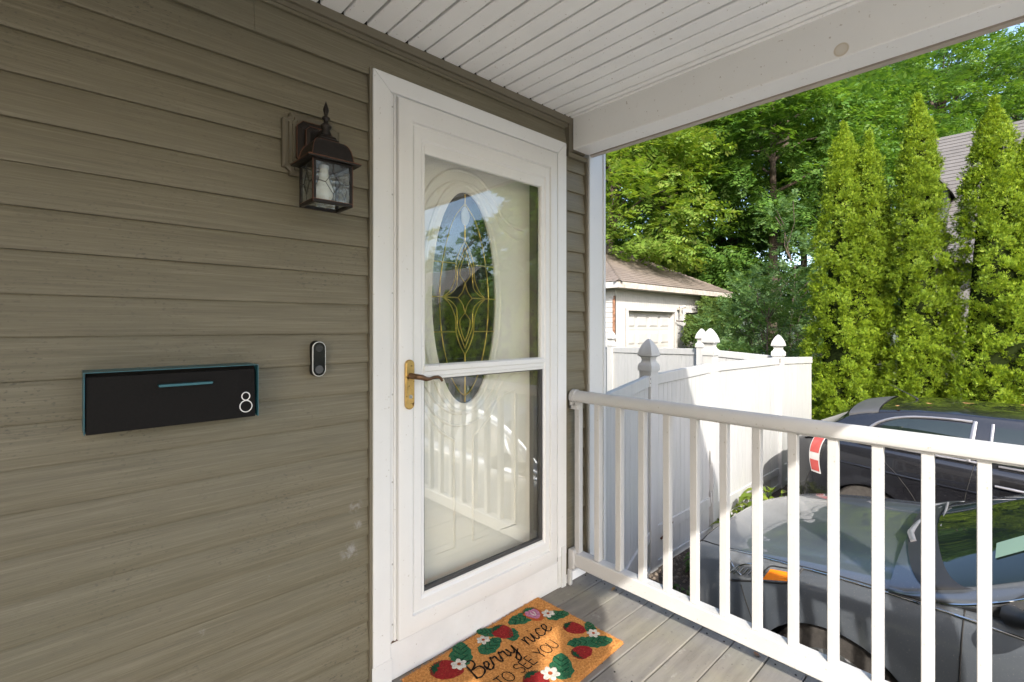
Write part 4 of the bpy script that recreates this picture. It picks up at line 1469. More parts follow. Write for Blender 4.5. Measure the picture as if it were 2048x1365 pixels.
# ================================================================== NEIGHBOUR HOUSE
nh = thing('neighbour_house', 'neighbouring house with grey shingle roof and small dormer behind the evergreens', 'house', (20, -4, -1.0))
M_NROOF = roof_mat('grey_shingle', (0.105, 0.098, 0.094), (0.130, 0.122, 0.116), 0.15, 0.32)
M_NSH = plain('grey_shingle_strip', (0.112, 0.104, 0.100), 0.9, var=0.12, scale=2.5, bump=0.4, bscale=40, obj=False)
nx0, nx1, nyA, nyB = 13.4, 20.6, -6.5, 2.15
nz0, nzr = 2.55, 6.25
nxr = 17.0
MB().box(nx0 + .5, nx1 - .5, nyA + .3, nyB - .3, -1.0, nz0).build('wall', plain('neighbour_clapboard', (0.20, 0.19, 0.175), 0.7, obj=False), nh)
MB().prism([(nx0 + .52, nz0 + .01), (nx1 - .52, nz0 + .01), (nxr, nzr - .45)], 'y', nyA + .3, nyB - .3).build('gable', plain('neighbour_gable', (0.20, 0.19, 0.175), 0.7, obj=False), nh)
rr = roof_obj('roof', [[(nx0, nyB, nz0), (nx0, nyA, nz0), (nxr, nyA, nzr), (nxr, nyB, nzr)], [(nx1, nyA, nz0), (nx1, nyB, nz0), (nxr, nyB, nzr), (nxr, nyA, nzr)]], M_NROOF, nh)
st = MB()
rows = 34
A_, B_, T0, T1 = Vector((nx0, nyB, nz0)), Vector((nx0, nyA, nz0)), Vector((nxr, nyB, nzr)), Vector((nxr, nyA, nzr))
nrm = (B_ - A_).cross(T0 - A_).normalized()
if nrm.z < 0: nrm = -nrm
for r in range(rows):
    f0, f1 = r / rows, min(1, (r + 1.04) / rows)
    p0, p1, q0, q1 = A_.lerp(T0, f0), B_.lerp(T1, f0), A_.lerp(T0, f1), B_.lerp(T1, f1)
    st.add([p0 + nrm * .004, p1 + nrm * .004, q1 + nrm * .004, q0 + nrm * .004, p0 + nrm * .020, p1 + nrm * .020, q1 + nrm * .006, q0 + nrm * .006],
           [(0, 3, 2, 1), (4, 5, 6, 7), (0, 1, 5, 4), (1, 2, 6, 5), (2, 3, 7, 6), (3, 0, 4, 7)])
tag(st.build('shingle_courses', M_NSH, nh), kind='stuff')
# dormer: gabled box standing out of the slope
dy0, dy1, dzr, dzw = 1.16, 2.10, 4.95, 4.30
dyc = 1.63
dm_ = MB()
dm_.prism([(dy0 + .1, 3.3), (dy1 - .1, 3.3), (dy1 - .1, dzw), (dyc, dzr - .10), (dy0 + .1, dzw)], 'x', 14.3, 16.2)
dm_.build('dormer', plain('dormer_wall', (0.06, 0.062, 0.065), 0.7, obj=False), nh)
dr = MB()
for s in (-1, 1):
    e = dy0 if s < 0 else dy1
    dr.hexa([(14.1, e, dzw - .12), (16.3, e, dzw - .12), (16.3, dyc, dzr - .06), (14.1, dyc, dzr - .06), (14.1, e, dzw - .06), (16.3, e, dzw - .06), (16.3, dyc, dzr), (14.1, dyc, dzr)])
dr.build('dormer_roof', M_NSH, nh)

fh = thing('far_house', 'low grey house further along, mirrored in the oval door window', 'house', (17, -22, -1.0))
MB().box(14.2, 20.0, -27.0, -17.6, -1.0, 2.2).build('wall', plain('far_house_wall', (0.20, 0.19, 0.18), 0.7, obj=False), fh)
roof_obj('roof', [[(13.8, -17.3, 2.2), (13.8, -27.3, 2.2), (17.0, -27.3, 4.6), (17.0, -17.3, 4.6)], [(20.4, -27.3, 2.2), (20.4, -17.3, 2.2), (17.0, -17.3, 4.6), (17.0, -27.3, 4.6)]], M_NROOF, fh)
# ================================================================== CARS
def mono(xs, ys):
    xs = np.array(xs, float); ys = np.array(ys, float)
    h = np.diff(xs); d = np.diff(ys) / h
    m_ = np.zeros(len(xs))
    m_[0], m_[-1] = d[0], d[-1]
    for i in range(1, len(xs) - 1):
        m_[i] = 0 if d[i - 1] * d[i] <= 0 else 3 * (h[i - 1] + h[i]) / ((2 * h[i] + h[i - 1]) / d[i - 1] + (h[i] + 2 * h[i - 1]) / d[i])

    def f(x):
        x = np.clip(np.asarray(x, float), xs[0], xs[-1])
        k = np.clip(np.searchsorted(xs, x) - 1, 0, len(xs) - 2)
        t = (x - xs[k]) / h[k]
        return ((1 + 2 * t) * (1 - t) ** 2 * ys[k] + t * (1 - t) ** 2 * h[k] * m_[k] + t * t * (3 - 2 * t) * ys[k + 1] + t * t * (t - 1) * h[k] * m_[k + 1])
    return f


class Car:
    def __init__(self, Wf, bot, belt, crown, axles, R, roofz, s0, s1, lead, tum, L):
        self.W, self.bot, self.belt, self.crown = mono(*Wf), mono(*bot), mono(*belt), mono(*crown)
        self.ax, self.R, self.rz = axles, R, mono(*roofz)
        self.s0, self.s1, self.lead, self.tum, self.L = s0, s1, lead, tum, L

    def section(self, s, n=46):
        W, zb, ze, zc = float(self.W(s)), float(self.bot(s)), float(self.belt(s)), float(self.crown(s))
        h = ze - zb
        q = max(0.0, min(1.0, W / 0.8))
        P_ = np.array([(W - .12 * q, zb - .01), (W - .03 * q, zb + .015), (W - .008, zb + .16 * h), (W, zb + .38 * h), (W - .002, zb + .60 * h), (W - .010, zb + .74 * h), (W - .028 * q, zb + .86 * h), (W - .058 * q, zb + .95 * h), (W - .10 * q, ze),
                       (W - .19 * q, ze + .22 * (zc - ze)), (W * .62, ze + .62 * (zc - ze)), (W * .32, ze + .93 * (zc - ze)), (0, zc)])
        out = np.array(spl([tuple(p) for p in P_], 8))
        d = np.r_[0, np.cumsum(np.hypot(*np.diff(out, axis=0).T))]
        t = np.linspace(0, d[-1], n)
        o = np.c_[np.interp(t, d, out[:, 0]), np.interp(t, d, out[:, 1])]
        for a in self.ax:
            if abs(s - a) < self.R:
                za = self.R - .055 + math.sqrt(max(0, self.R ** 2 - (s - a) ** 2)) * 0.97 - .03
                lo = (o[:, 0] > W * .6) & (o[:, 1] < za)
                near = (o[:, 0] > W * .6) & (o[:, 1] < za + .05)
                o[near, 0] += .010
                o[lo, 1] = za
        return o

    def surf(self, s, f, off=0.0):
        """point on the left-hand body side at station s, section fraction f, lifted by off"""
        def P_(s_, f_):
            o = self.section(s_)
            k = f_ * (len(o) - 1); i = int(min(max(k, 0), len(o) - 2)); w = k - i
            p = o[i] * (1 - w) + o[i + 1] * w
            return np.array([-p[0], s_, p[1]])
        p = P_(s, f)
        if off:
            e = 1e-3
            a = P_(min(s + .012, self.L), f) - P_(max(s - .012, 0.0), f); b = P_(s, min(1, f + .02)) - P_(s, max(0, f - .02))
            n_ = np.cross(a, b); n_ /= np.linalg.norm(n_) + 1e-12
            if n_[0] > 0 and abs(n_[0]) > abs(n_[2]): n_ = -n_
            if n_[2] < 0 and abs(n_[2]) >= abs(n_[0]): n_ = -n_
            p = p + n_ * off
        return p

    def shell(self, s, v, off=0.0):
        def P_(s_, v_):
            W, ze = float(self.W(s_)), float(self.belt(s_))
            xb = W - .085
            zt_e = float(self.rz(s_)) - .065
            zt = max(zt_e, ze - .015)
            xs = xb - self.tum * (zt - ze + .015)
            if v_ < .42:
                t = v_ / .42
                return np.array([-(xb + (xs - xb) * t + .035 * math.sin(PI * t)), s_, ze - .015 + (zt - ze + .015) * t])
            t = (v_ - .42) / .58
            ang = t * PI / 2
            x_ = xs * max(0.0, math.cos(ang)) ** 0.75
            u = x_ / max(xs, 1e-6)
            zz = float(self.rz(s_ + self.lead * (1 - u * u) * (1 if s_ < (self.s0 + self.s1) / 2 else -.6)))
            z_ = max(zt, zt + (max(zz, ze) - zt) * (math.sin(ang) ** 0.9))
            return np.array([-x_, s_, z_])
        p = P_(s, v)
        if off:
            a = P_(s + .01, v) - P_(s - .01, v); b = P_(s, min(1, v + .01)) - P_(s, max(0, v - .01))
            n_ = np.cross(a, b); n_ /= np.linalg.norm(n_) + 1e-12
            c_ = p - np.array([0, (self.s0 + self.s1) / 2, .8])
            if np.dot(n_, c_) < 0: n_ = -n_
            p = p + n_ * off
        return p


M_GLASSD = plain('dark_car_glass', (0.010, 0.016, 0.013), 0.015, IOR=1.75)
M_LINER = plain('wheel_liner', (0.012, 0.012, 0.012), 0.9)
M_TYRE = plain('tyre', (0.050, 0.044, 0.039), 0.8, var=0.3, scale=30, bump=0.5, bscale=60)
M_RIM = plain('alloy_rim', (0.45, 0.45, 0.46), 0.3, 0.9)
M_CHROME = plain('chrome', (0.72, 0.70, 0.66), 0.10, 1.0, var=0.03)
M_TRIMG = plain('grey_trim', (0.33, 0.32, 0.33), 0.35, 0.6)
M_PLAST = plain('black_plastic', (0.022, 0.022, 0.023), 0.5)
M_CLEAR = plain('lamp_clear', (0.22, 0.23, 0.24), 0.12, 0.45, var=0.35, scale=16)
M_AMBER = plain('amber_lens', (0.80, 0.22, 0.012), 0.12)
M_REDL = plain('red_lens', (0.36, 0.065, 0.058), 0.10)
M_WHITEL = plain('white_lens', (0.44, 0.43, 0.42), 0.15)


def build_car(c, name, label, paint, to_world, loc, is_hatch):
    car = thing(name, label, 'car', loc)

    def T(p):
        return to_world(p)

    def TT(m_):
        m_.V = [tuple(T(v)) for v in m_.V]
        return m_
    # body
    ss = np.unique(np.r_[np.linspace(0, .5, 26), np.linspace(.5, c.L - .5, 150), np.linspace(c.L - .5, c.L, 26)])
    G = []
    for s in ss:
        o = c.section(s)
        l = [(-p[0], s, p[1]) for p in o]
        r = [(p[0], s, p[1]) for p in o[::-1]][1:]
        G.append(l + r)
    m_ = MB(); m_.grid(np.array(G))
    n_ = len(G[0])
    m_.F.append(tuple(range(n_))); m_.M.append(0)
    m_.F.append(tuple(len(m_.V) - n_ + i for i in range(n_))[::-1]); m_.M.append(0)
    TT(m_).build('body', paint, car, smooth=38)
    # cabin shell
    ss = np.linspace(c.s0, c.s1, 110)
    G = []
    for s in ss:
        l = [c.shell(s, v) for v in np.linspace(0, 1, 40)]
        G.append(l + [(-p[0], p[1], p[2]) for p in l[::-1]][1:])
    m_ = MB(); m_.grid(np.array(G))
    TT(m_).build('roof', paint, car, smooth=45)
    # wheels
    for a in c.ax:
        for sx in (-1, 1):
            xw = sx * (float(c.W(a)) - .125)
            zc2 = c.R - .055
            r0 = zc2
            m_ = MB()
            m_.lathe([(r0 - .12, -.10), (r0 - .02, -.105), (r0 - .004, -.085), (r0, -.05), (r0, .05), (r0 - .004, .085), (r0 - .02, .105), (r0 - .12, .10)], (xw, a, zc2), 'x', 48)
            tyre = TT(m_).build('wheel', M_TYRE, car, smooth=40)
            m_ = MB()
            m_.lathe([(r0 - .115, sx * .101), (r0 - .13, sx * .085), (r0 - .135, sx * .06), (.02, sx * .05), (.001, sx * .07)], (xw, a, zc2), 'x', 40)
            for k in range(10):
                w = 2 * PI * k / 10
                m_.tube([(xw + sx * .075, a + .04 * math.cos(w), zc2 + .04 * math.sin(w)), (xw + sx * .095, a + (r0 - .12) * math.cos(w), zc2 + (r0 - .12) * math.sin(w))], .016, 6)
            TT(m_).build('rim', M_RIM, tyre, smooth=40)
            m_ = MB()
            G = []
            for k in range(21):
                w = PI * (k / 20) * 1.1 - .05 * PI
                G.append([(sx * (float(c.W(a)) - .025 - d), a + (c.R - .01) * math.cos(w), max(.06, zc2 + (c.R - .01) * math.sin(w))) for d in (0, .12, .26)])
            m_.grid(np.array(G))
            m_.add([(sx * (float(c.W(a)) - .285), a - c.R, .1), (sx * (float(c.W(a)) - .285), a + c.R, .1), (sx * (float(c.W(a)) - .285), a + c.R, zc2 + c.R), (sx * (float(c.W(a)) - .285), a - c.R, zc2 + c.R)], [(0, 1, 2, 3)])
            TT(m_).build('wheel_liner', M_LINER, car)
    return car, T, TT


def lens(c, pts, off, n=8, bulge=0.0, wa=0.0, wb=1.0):
    """quad patch on the body from four (s,f) corners"""
    (s0, f0), (s1, f1), (s2, f2), (s3, f3) = pts
    G = []
    for i in range(n + 1):
        u = i / n
        row = []
        for j in range(n + 1):
            w = j / n
            s = (s0 * (1 - u) + s1 * u) * (1 - w) + (s3 * (1 - u) + s2 * u) * w + bulge * math.sin(PI * min(1, max(0, wa + (wb - wa) * w)))
            f_ = (f0 * (1 - u) + f1 * u) * (1 - w) + (f3 * (1 - u) + f2 * u) * w
            row.append(c.surf(s, f_, off))
        G.append(row)
    return np.array(G)


def line_on(c, pts, off, n=24):
    P_ = spl(pts, 8) if len(pts) > 2 else [np.array(pts[0]) * (1 - t) + np.array(pts[1]) * t for t in np.linspace(0, 1, n)]
    return [c.surf(float(p[0]), float(p[1]), off) for p in P_]


def line_sh(c, pts, off, n=24):
    P_ = spl(pts, 8) if len(pts) > 2 else [np.array(pts[0]) * (1 - t) + np.array(pts[1]) * t for t in np.linspace(0, 1, n)]
    return [c.shell(float(p[0]), float(p[1]), off) for p in P_]


# ---- grey saloon: nose towards the fence
GC = Car(Wf=([0, .03, .08, .16, .30, .5, .8, 1.1, 2.4, 3.8, 4.3, 4.6, 4.75], [.42, .56, .66, .75, .835, .885, .915, .925, .93, .92, .88, .80, .62]),
         bot=([0, .1, .4, 4.2, 4.75], [.34, .27, .21, .22, .36]),
         belt=([0, .03, .1, .22, .4, .7, 1.0, 1.3, 1.6, 2.6, 3.6, 4.3, 4.7, 4.75], [.60, .67, .735, .795, .850, .905, .945, .975, .985, 1.0, 1.03, 1.04, .98, .92]),
         crown=([0, .04, .12, .25, .45, .8, 1.2, 1.6, 3.4, 4.0, 4.4, 4.7, 4.75], [.63, .71, .80, .865, .925, .985, 1.03, 1.05, 1.08, 1.10, 1.09, 1.02, .95]),
         axles=(.99, 3.80), R=.385,
         roofz=([1.0, 1.22, 1.5, 1.9, 2.35, 2.75, 3.2, 3.7, 4.15], [.96, 1.01, 1.105, 1.285, 1.425, 1.465, 1.44, 1.31, 1.08]), s0=1.22, s1=4.12, lead=.22, tum=.52, L=4.75)
M_GREY = paint_mat('grey_metallic_paint', (0.118, 0.132, 0.152), 0.5, 0.33, 0.16)
GX, GY, GZ = 3.935, 1.715, -1.0
gcar, T, TT = build_car(GC, 'grey_car', 'grey saloon car parked nose towards the white fence', M_GREY, lambda p: (GX + p[0], GY - p[1], GZ + p[2]), (GX, GY - 2.3, GZ), False)


def sheet(G, name, mat, par, mirror=False, smooth=50):
    m_ = MB(); m_.grid(G)
    if mirror:
        H = np.array(G).copy(); H[..., 0] *= -1
        m2 = MB(); m2.grid(H)
        TT(m2).build(name, mat, par, smooth=smooth)
    return TT(m_).build(name, mat, par, smooth=smooth)


# windscreen: from the cowl to the roof edge, side to side
vv = np.linspace(.475, 1, 26)
G = []
for i in range(30):
    u = i / 29
    row = [GC.shell(1.39 + (2.10 - 1.39) * u - .05 * ((v - .475) / .525) * (1 - u), v, .004) for v in vv]
    G.append(row + [(-p[0], p[1], p[2]) for p in row[::-1]][1:])
M_WSCR = pane_mat('windscreen', (0.30, 0.40, 0.33), 1.55, 2.2)
sheet(np.array(G), 'windscreen', M_GLASSD, gcar)
# side windows in front of and behind the centre pillar
for (sa0, sa1, sb0, sb1) in ((1.72, 2.10, 2.66, 2.60), (2.76, 2.70, 3.52, 3.22)):
    G = []
    for i in range(20):
        u = i / 19
        G.append([GC.shell((sa0 + (sa1 - sa0) * w) * (1 - u) + (sb0 + (sb1 - sb0) * w) * u, .05 + .31 * w, .004) for w in np.linspace(0, 1, 9)])
    sheet(np.array(G), 'side_window', M_GLASSD, gcar, True)
# black quarter trim at the front of the side glass
G = []
for i in range(8):
    u = i / 7
    G.append([GC.shell((1.48 + .22 * w + .30 * w * 0) * (1 - u) + (1.70 + .30 * w) * u, .04 + .30 * w, .0045) for w in np.linspace(0, 1, 8)])
sheet(np.array(G), 'quarter_trim', M_PLAST, gcar, True)
m_ = MB()
m_.tube(line_on(GC, [(1.47, .478), (2.0, .466), (3.0, .462), (3.7, .47)], .004), .008, 6)
TT(m_).build('belt_chrome', M_CHROME, gcar, smooth=60)
m_ = MB()
m_.tube(line_sh(GC, [(1.40, .05), (1.60, .24), (1.85, .34), (2.2, .38), (3.1, .385)], .004), .007, 6)
TT(m_).build('window_chrome', M_CHROME, gcar, smooth=60)
# bright strip that runs from the lamp along the bonnet edge to the window
fC = .655
for sgn in (1,):
    m_ = MB()
    m_.tube(line_on(GC, [(.83, .487), (1.0, .486), (1.25, .482), (1.47, .478)], .003), .0065, 6)
    TT(m_).build('bonnet_strip', M_CHROME, gcar, smooth=60)
    TT(MB().tube(line_on(GC, [(.83, .494), (1.0, .494), (1.2, .491), (1.40, .488)], .0012), .0035, 5)).build('panel_gap', M_DARK, gcar)
    TT(MB().tube(line_on(GC, [(.075, .545), (.15, .53), (.25, .515), (.40, .503), (.60, .497), (.83, .493)], .0012), .0035, 5)).build('panel_gap', M_DARK, gcar)
    TT(MB().tube(line_on(GC, [(.075, .545), (.07, .70), (.062, .86), (.058, 1.0)], .0012), .0035, 5)).build('panel_gap', M_DARK, gcar)
    TT(MB().tube(line_on(GC, [(1.30, .98), (1.26, .90), (1.28, .80), (1.36, .66), (1.40, .49)], .0012), .0035, 5)).build('panel_gap', M_DARK, gcar)
    TT(MB().tube(line_on(GC, [(.50, .37), (.53, .32), (.57, .26), (.60, .20)], .0012), .0025, 5)).build('panel_gap', M_DARK, gcar)
    TT(MB().tube(line_on(GC, [(1.52, .64), (1.50, .45), (1.49, .25), (1.50, .08)], .0012), .0035, 5)).build('panel_gap', M_DARK, gcar)
    TT(MB().tube(line_on(GC, [(2.70, .64), (2.70, .45), (2.70, .25), (2.70, .08)], .0012), .0035, 5)).build('panel_gap', M_DARK, gcar)
# cowl and wiper
G = []
for i in range(9):
    u = i / 8
    row = []
    for v in np.linspace(.44, 1, 26):
        w = (v - .44) / .56
        sA = 1.40 - .20 * w ** .7
        row.append(np.array(GC.shell(max(sA + .13 * u, 1.225), v, .006 + .006 * math.sin(PI * u))))
    G.append(row + [(-p[0], p[1], p[2]) for p in row[::-1]][1:])
sheet(np.array(G), 'cowl', M_PLAST, gcar)
m_ = MB()
m_.tube([(-.42, 1.265, 1.075), (-.30, 1.235, 1.085), (-.12, 1.25, 1.10), (.25, 1.32, 1.115)], [.016, .017, .012, .008], 8)
m_.tube([(-.60, 1.42, 1.085), (-.2, 1.36, 1.13), (.3, 1.345, 1.14)], .007, 6)
m_.tube([(.05, 1.255, 1.09), (.3, 1.27, 1.10), (.60, 1.40, 1.085)], [.014, .012, .007], 8)
TT(m_).build('wiper', M_TRIMG, gcar, smooth=60)
# head lamp: dark housing, clear cover, inner reflector ribs and amber corner
for mir in (1, -1):
    m_ = MB()
    G = lens(GC, [(.40, .375), (.77, .428), (.83, .486), (.375, .497)], .004, 12)
    if mir < 0: G = G.copy(); G[..., 0] *= -1
    m_.grid(G)
    hl = TT(m_).build('headlight', M_CLEAR, gcar, smooth=50)
    if mir < 0: continue
    m_ = MB()
    m_.grid(lens(GC, [(.625, .412), (.765, .432), (.795, .462), (.665, .455)], .0065, 8))
    TT(m_).build('amber_reflector', M_AMBER, hl, smooth=50)
    m_ = MB()
    m_.tube(line_on(GC, [(.375, .495), (.385, .43), (.42, .378), (.50, .385), (.60, .402), (.77, .428), (.83, .484)], .005), .006, 6)
    m_.tube(line_on(GC, [(.605, .405), (.655, .460), (.72, .470), (.81, .474)], .007), .004, 6)
    TT(m_).build('lamp_seal', M_PLAST, hl, smooth=60)
    m_ = MB()
    for k in range(5):
        m_.tube(line_on(GC, [(.45 + .03 * k, .402 + .004 * k), (.48 + .03 * k, .432 + .002 * k)], .0055, 6), .005, 6)
    m_.tube(line_on(GC, [(.42, .40), (.50, .445), (.60, .458)], .0055), .007, 6)
    m_.tube(line_on(GC, [(.39, .492), (.50, .490), (.66, .488), (.81, .484)], .005), .007, 6)
    m_.tube(line_on(GC, [(.40, .465), (.44, .43), (.50, .405)], .0055), .006, 6)
    TT(m_).build('reflector_rib', M_CHROME, hl, smooth=60)
# door mirror on the near side
m_ = MB()
m_.lathe([(.01, -.11), (.06, -.10), (.085, -.04), (.085, .04), (.06, .10), (.01, .11)], (0, 0, 0), 'x', 16)
m_.V = [(v[0] - 1.02, v[1] * .55 + 1.78, v[2] * .8 + 1.075) for v in m_.V]
m_.tube([(-.86, 1.66, 1.01), (-.92, 1.70, 1.03), (-.98, 1.76, 1.06)], [.05, .035, .03], 8)
TT(m_).build('door_mirror', M_PLAST, gcar, smooth=60)
m_ = MB()
G = []
for i in range(6):
    G.append([GC.shell(1.60 + .03 * i, .70 + .018 * j + .008 * i, .009) for j in range(6)])
sheet(np.array(G), 'parking_permit', plain('pale_green_paper', (0.17, 0.26, 0.195), 0.6, var=.03), gcar)

# ---- black hatchback: tail towards the fence
BC = Car(Wf=([0, .05, .15, .4, .9, 2.2, 3.4, 3.9, 4.15, 4.28, 4.36, 4.42], [.50, .68, .78, .86, .895, .90, .895, .87, .82, .76, .69, .60]),
         bot=([0, .1, .4, 3.9, 4.42], [.34, .27, .20, .23, .38]),
         belt=([0, .05, .15, .4, .8, 1.2, 1.6, 2.6, 3.4, 3.9, 4.15, 4.30, 4.42], [.60, .68, .75, .84, .91, .955, .975, 1.01, 1.045, 1.06, 1.05, 1.00, .86]),
         crown=([0, .05, .2, .5, 1.0, 1.4, 3.5, 3.9, 4.15, 4.32, 4.42], [.62, .72, .83, .92, .99, 1.02, 1.08, 1.09, 1.08, 1.03, .90]),
         axles=(.88, 3.60), R=.375,
         roofz=([1.0, 1.2, 1.6, 2.05, 2.5, 3.0, 3.5, 3.75, 3.97, 4.25], [.95, 1.0, 1.21, 1.42, 1.475, 1.48, 1.445, 1.375, 1.24, 1.06]), s0=1.2, s1=4.22, lead=.12, tum=.46, L=4.42)
M_BLACK = paint_mat('black_paint', (0.0085, 0.0085, 0.0105), 0.0, 0.25, 0.06)
BX, BY = 6.98, 1.98
bcar, T, TT = build_car(BC, 'black_car', 'black hatchback parked beyond the grey car with its tail to the fence', M_BLACK, lambda p: (BX + p[0], BY - (4.42 - p[1]), -1.0 + p[2]), (BX, BY - 2.2, -1.0), True)
# side glass: front door, rear door, small rear quarter
vt = .36
for k, (sa0, sa1, sb0, sb1) in enumerate(((1.55, 2.02, 2.70, 2.66), (2.84, 2.80, 3.30, 3.28), (3.30, 3.282, 3.66, 3.47))):
    G = []
    for i in range(20):
        u = i / 19
        row = []
        for w in np.linspace(0, 1, 9):
            top = vt - (0.10 * max(0, u - .3) ** 1.5 if k == 2 else 0)
            row.append(BC.shell((sa0 + (sa1 - sa0) * w) * (1 - u) + (sb0 + (sb1 - sb0) * w) * u, .05 + (top - .05) * w, .004))
        G.append(row)
    sheet(np.array(G), 'side_window', M_GLASSD, bcar, True)
m_ = MB()
m_.tube(line_sh(BC, [(2.74, .03), (3.1, .03), (3.4, .035), (3.68, .05)], .006), .012, 6)
m_.tube(line_sh(BC, [(1.5, .03), (2.0, .03), (2.64, .03)], .006), .010, 6)
m_.tube(line_sh(BC, [(3.68, .05), (3.65, .14), (3.58, .26), (3.47, .335), (3.3, .375), (3.0, .385), (2.82, .385)], .006), .014, 6)
m_.tube(line_sh(BC, [(2.80, .385), (2.82, .2), (2.84, .03)], .006), .018, 6)
m_.tube(line_sh(BC, [(2.68, .38), (2.69, .2), (2.71, .03)], .006), .012, 6)
TT(m_).build('window_trim', M_TRIMG, bcar, smooth=60)
TT(MB().tube(line_on(BC, [(2.79, .54), (2.82, .45), (2.86, .30), (2.84, .08)], .001), .0035, 5)).build('panel_gap', M_DARK, bcar)
TT(MB().tube(line_on(BC, [(3.46, .54), (3.46, .46), (3.34, .38), (3.20, .25), (3.18, .1)], .001), .0035, 5)).build('panel_gap', M_DARK, bcar)
TT(MB().tube(line_on(BC, [(3.96, .56), (4.03, .40), (4.14, .28), (4.2, .15)], .001), .003, 5)).build('panel_gap', M_DARK, bcar)
TT(MB().tube(line_sh(BC, [(3.57, .44), (3.55, .6), (3.54, 1.0)], .001), .004, 5)).build('panel_gap', M_DARK, bcar)
# long crease on the flank
m_ = MB()
m_.tube(line_on(BC, [(1.2, .36), (2.4, .37), (3.2, .385), (3.9, .41)], .002), .010, 6)
TT(m_).build('flank_crease', M_BLACK, bcar, smooth=60)
m_ = MB()
m_.tube(line_on(BC, [(2.42, .425), (2.54, .427), (2.66, .430)], .022), [.010, .013, .010], 8)
hd = TT(m_).build('door_handle', M_TRIMG, bcar, smooth=60)
m_ = MB(); m_.grid(lens(BC, [(2.45, .385), (2.63, .39), (2.63, .465), (2.45, .46)], .002, 6))
TT(m_).build('handle_cup', M_GLOSSB, hd, smooth=50)
# tail lamp: red, white, red between pale borders
tl = MB(); tl.grid(lens(BC, [(4.015, .30), (4.115, .30), (4.09, .57), (3.97, .57)], .004, 14, .04))
tl = TT(tl).build('tail_lamp', M_WHITEL, bcar, smooth=50)
for (f0, f1) in ((.312, .382), (.430, .562)):
    m_ = MB(); q0, q1 = (f0 - .3) / .27, (f1 - .3) / .27
    m_.grid(lens(BC, [(4.025 - .045 * q0, f0), (4.106 - .025 * q0, f0), (4.106 - .025 * q1, f1), (4.025 - .045 * q1, f1)], .0065, 8, .04, q0, q1))
    TT(m_).build('red_lens', M_REDL, tl, smooth=50)
m_ = MB()
H = lens(BC, [(4.04, .30), (4.15, .30), (4.10, .57), (3.98, .57)], .004, 12); H[..., 0] *= -1
m_.grid(H)
TT(m_).build('tail_lamp', M_REDL, bcar, smooth=50)
# roof spoiler, rear window, aerial
G0 = []
for i in range(9):
    u = i / 8
    row = []
    for v in np.linspace(.46, 1, 20):
        p = np.array(BC.shell(3.54, v, .010))
        p[1] = 3.54 + .26 * u
        p[2] = p[2] - .035 * u - .02 * u * u
        row.append(p)
    G0.append(row + [np.array((-p[0], p[1], p[2])) for p in row[::-1]][1:])
G0 = np.array(G0)
m_ = MB(); m_.grid(G0); G1 = G0.copy(); G1[..., 2] -= .05 * np.linspace(.2, 1, 9)[:, None]; m_.grid(G1, flip=True)
m_.grid(np.array([G0[-1], G1[-1]])); m_.grid(np.array([G0[:, 0], G1[:, 0]])); m_.grid(np.array([G0[:, -1], G1[:, -1]]))
TT(m_).build('spoiler', plain('dusty_grey_spoiler', (0.075, 0.075, 0.078), 0.5), bcar, smooth=40)
m_ = MB(); m_.add([(-.14, 3.802, 1.345), (.14, 3.802, 1.345), (.14, 3.802, 1.365), (-.14, 3.802, 1.365)], [(0, 1, 2, 3)])
TT(m_).build('brake_light', M_REDL, bcar)
G = []
for i in range(16):
    u = i / 15
    row = [BC.shell(3.84 + .34 * u, v, .004) for v in np.linspace(.5, 1, 16)]
    G.append(row + [(-p[0], p[1], p[2]) for p in row[::-1]][1:])
sheet(np.array(G), 'rear_window', M_GLASSD, bcar)
m_ = MB(); m_.tube([(0.0, 3.30, 1.475), (0, 3.33, 1.50), (0.0, 3.55, 1.62)], [.012, .005, .002], 6)
TT(m_).build('aerial', M_PLAST, bcar)

# ================================================================== VEGETATION
M_BARK = plain('bark', (0.085, 0.062, 0.046), 0.9, var=0.4, scale=8, bump=0.9, bscale=20, obj=False)
M_ARB = foliage_mat('evergreen_spray', [(0.0, (0.112, 0.195, 0.012)), (0.5, (0.192, 0.295, 0.016)), (1.0, (0.300, 0.380, 0.026))], 0.36, 0.6)
M_ARBIN = plain('shade_core', (0.014, 0.020, 0.006), 1.0, obj=False, Specular_IOR_Level=0.0)  # solid core; the shade inside the crown is put into its colour
M_LEAF = foliage_mat('locust_leaf', [(0.0, (0.076, 0.172, 0.030)), (0.6, (0.118, 0.238, 0.040)), (1.0, (0.185, 0.300, 0.060))], 0.46)
M_LEAFY = foliage_mat('yellow_green_leaf', [(0.0, (0.140, 0.245, 0.034)), (0.6, (0.205, 0.320, 0.050)), (1.0, (0.280, 0.335, 0.075))], 0.46)
M_LEAFB = foliage_mat('bluish_leaf', [(0.0, (0.072, 0.150, 0.048)), (0.6, (0.115, 0.210, 0.066)), (1.0, (0.170, 0.260, 0.080))], 0.46)
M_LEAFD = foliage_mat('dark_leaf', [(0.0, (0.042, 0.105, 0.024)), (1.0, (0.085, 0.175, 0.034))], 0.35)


def unit(v):
    return v / (np.linalg.norm(v, axis=-1, keepdims=True) + 1e-9)


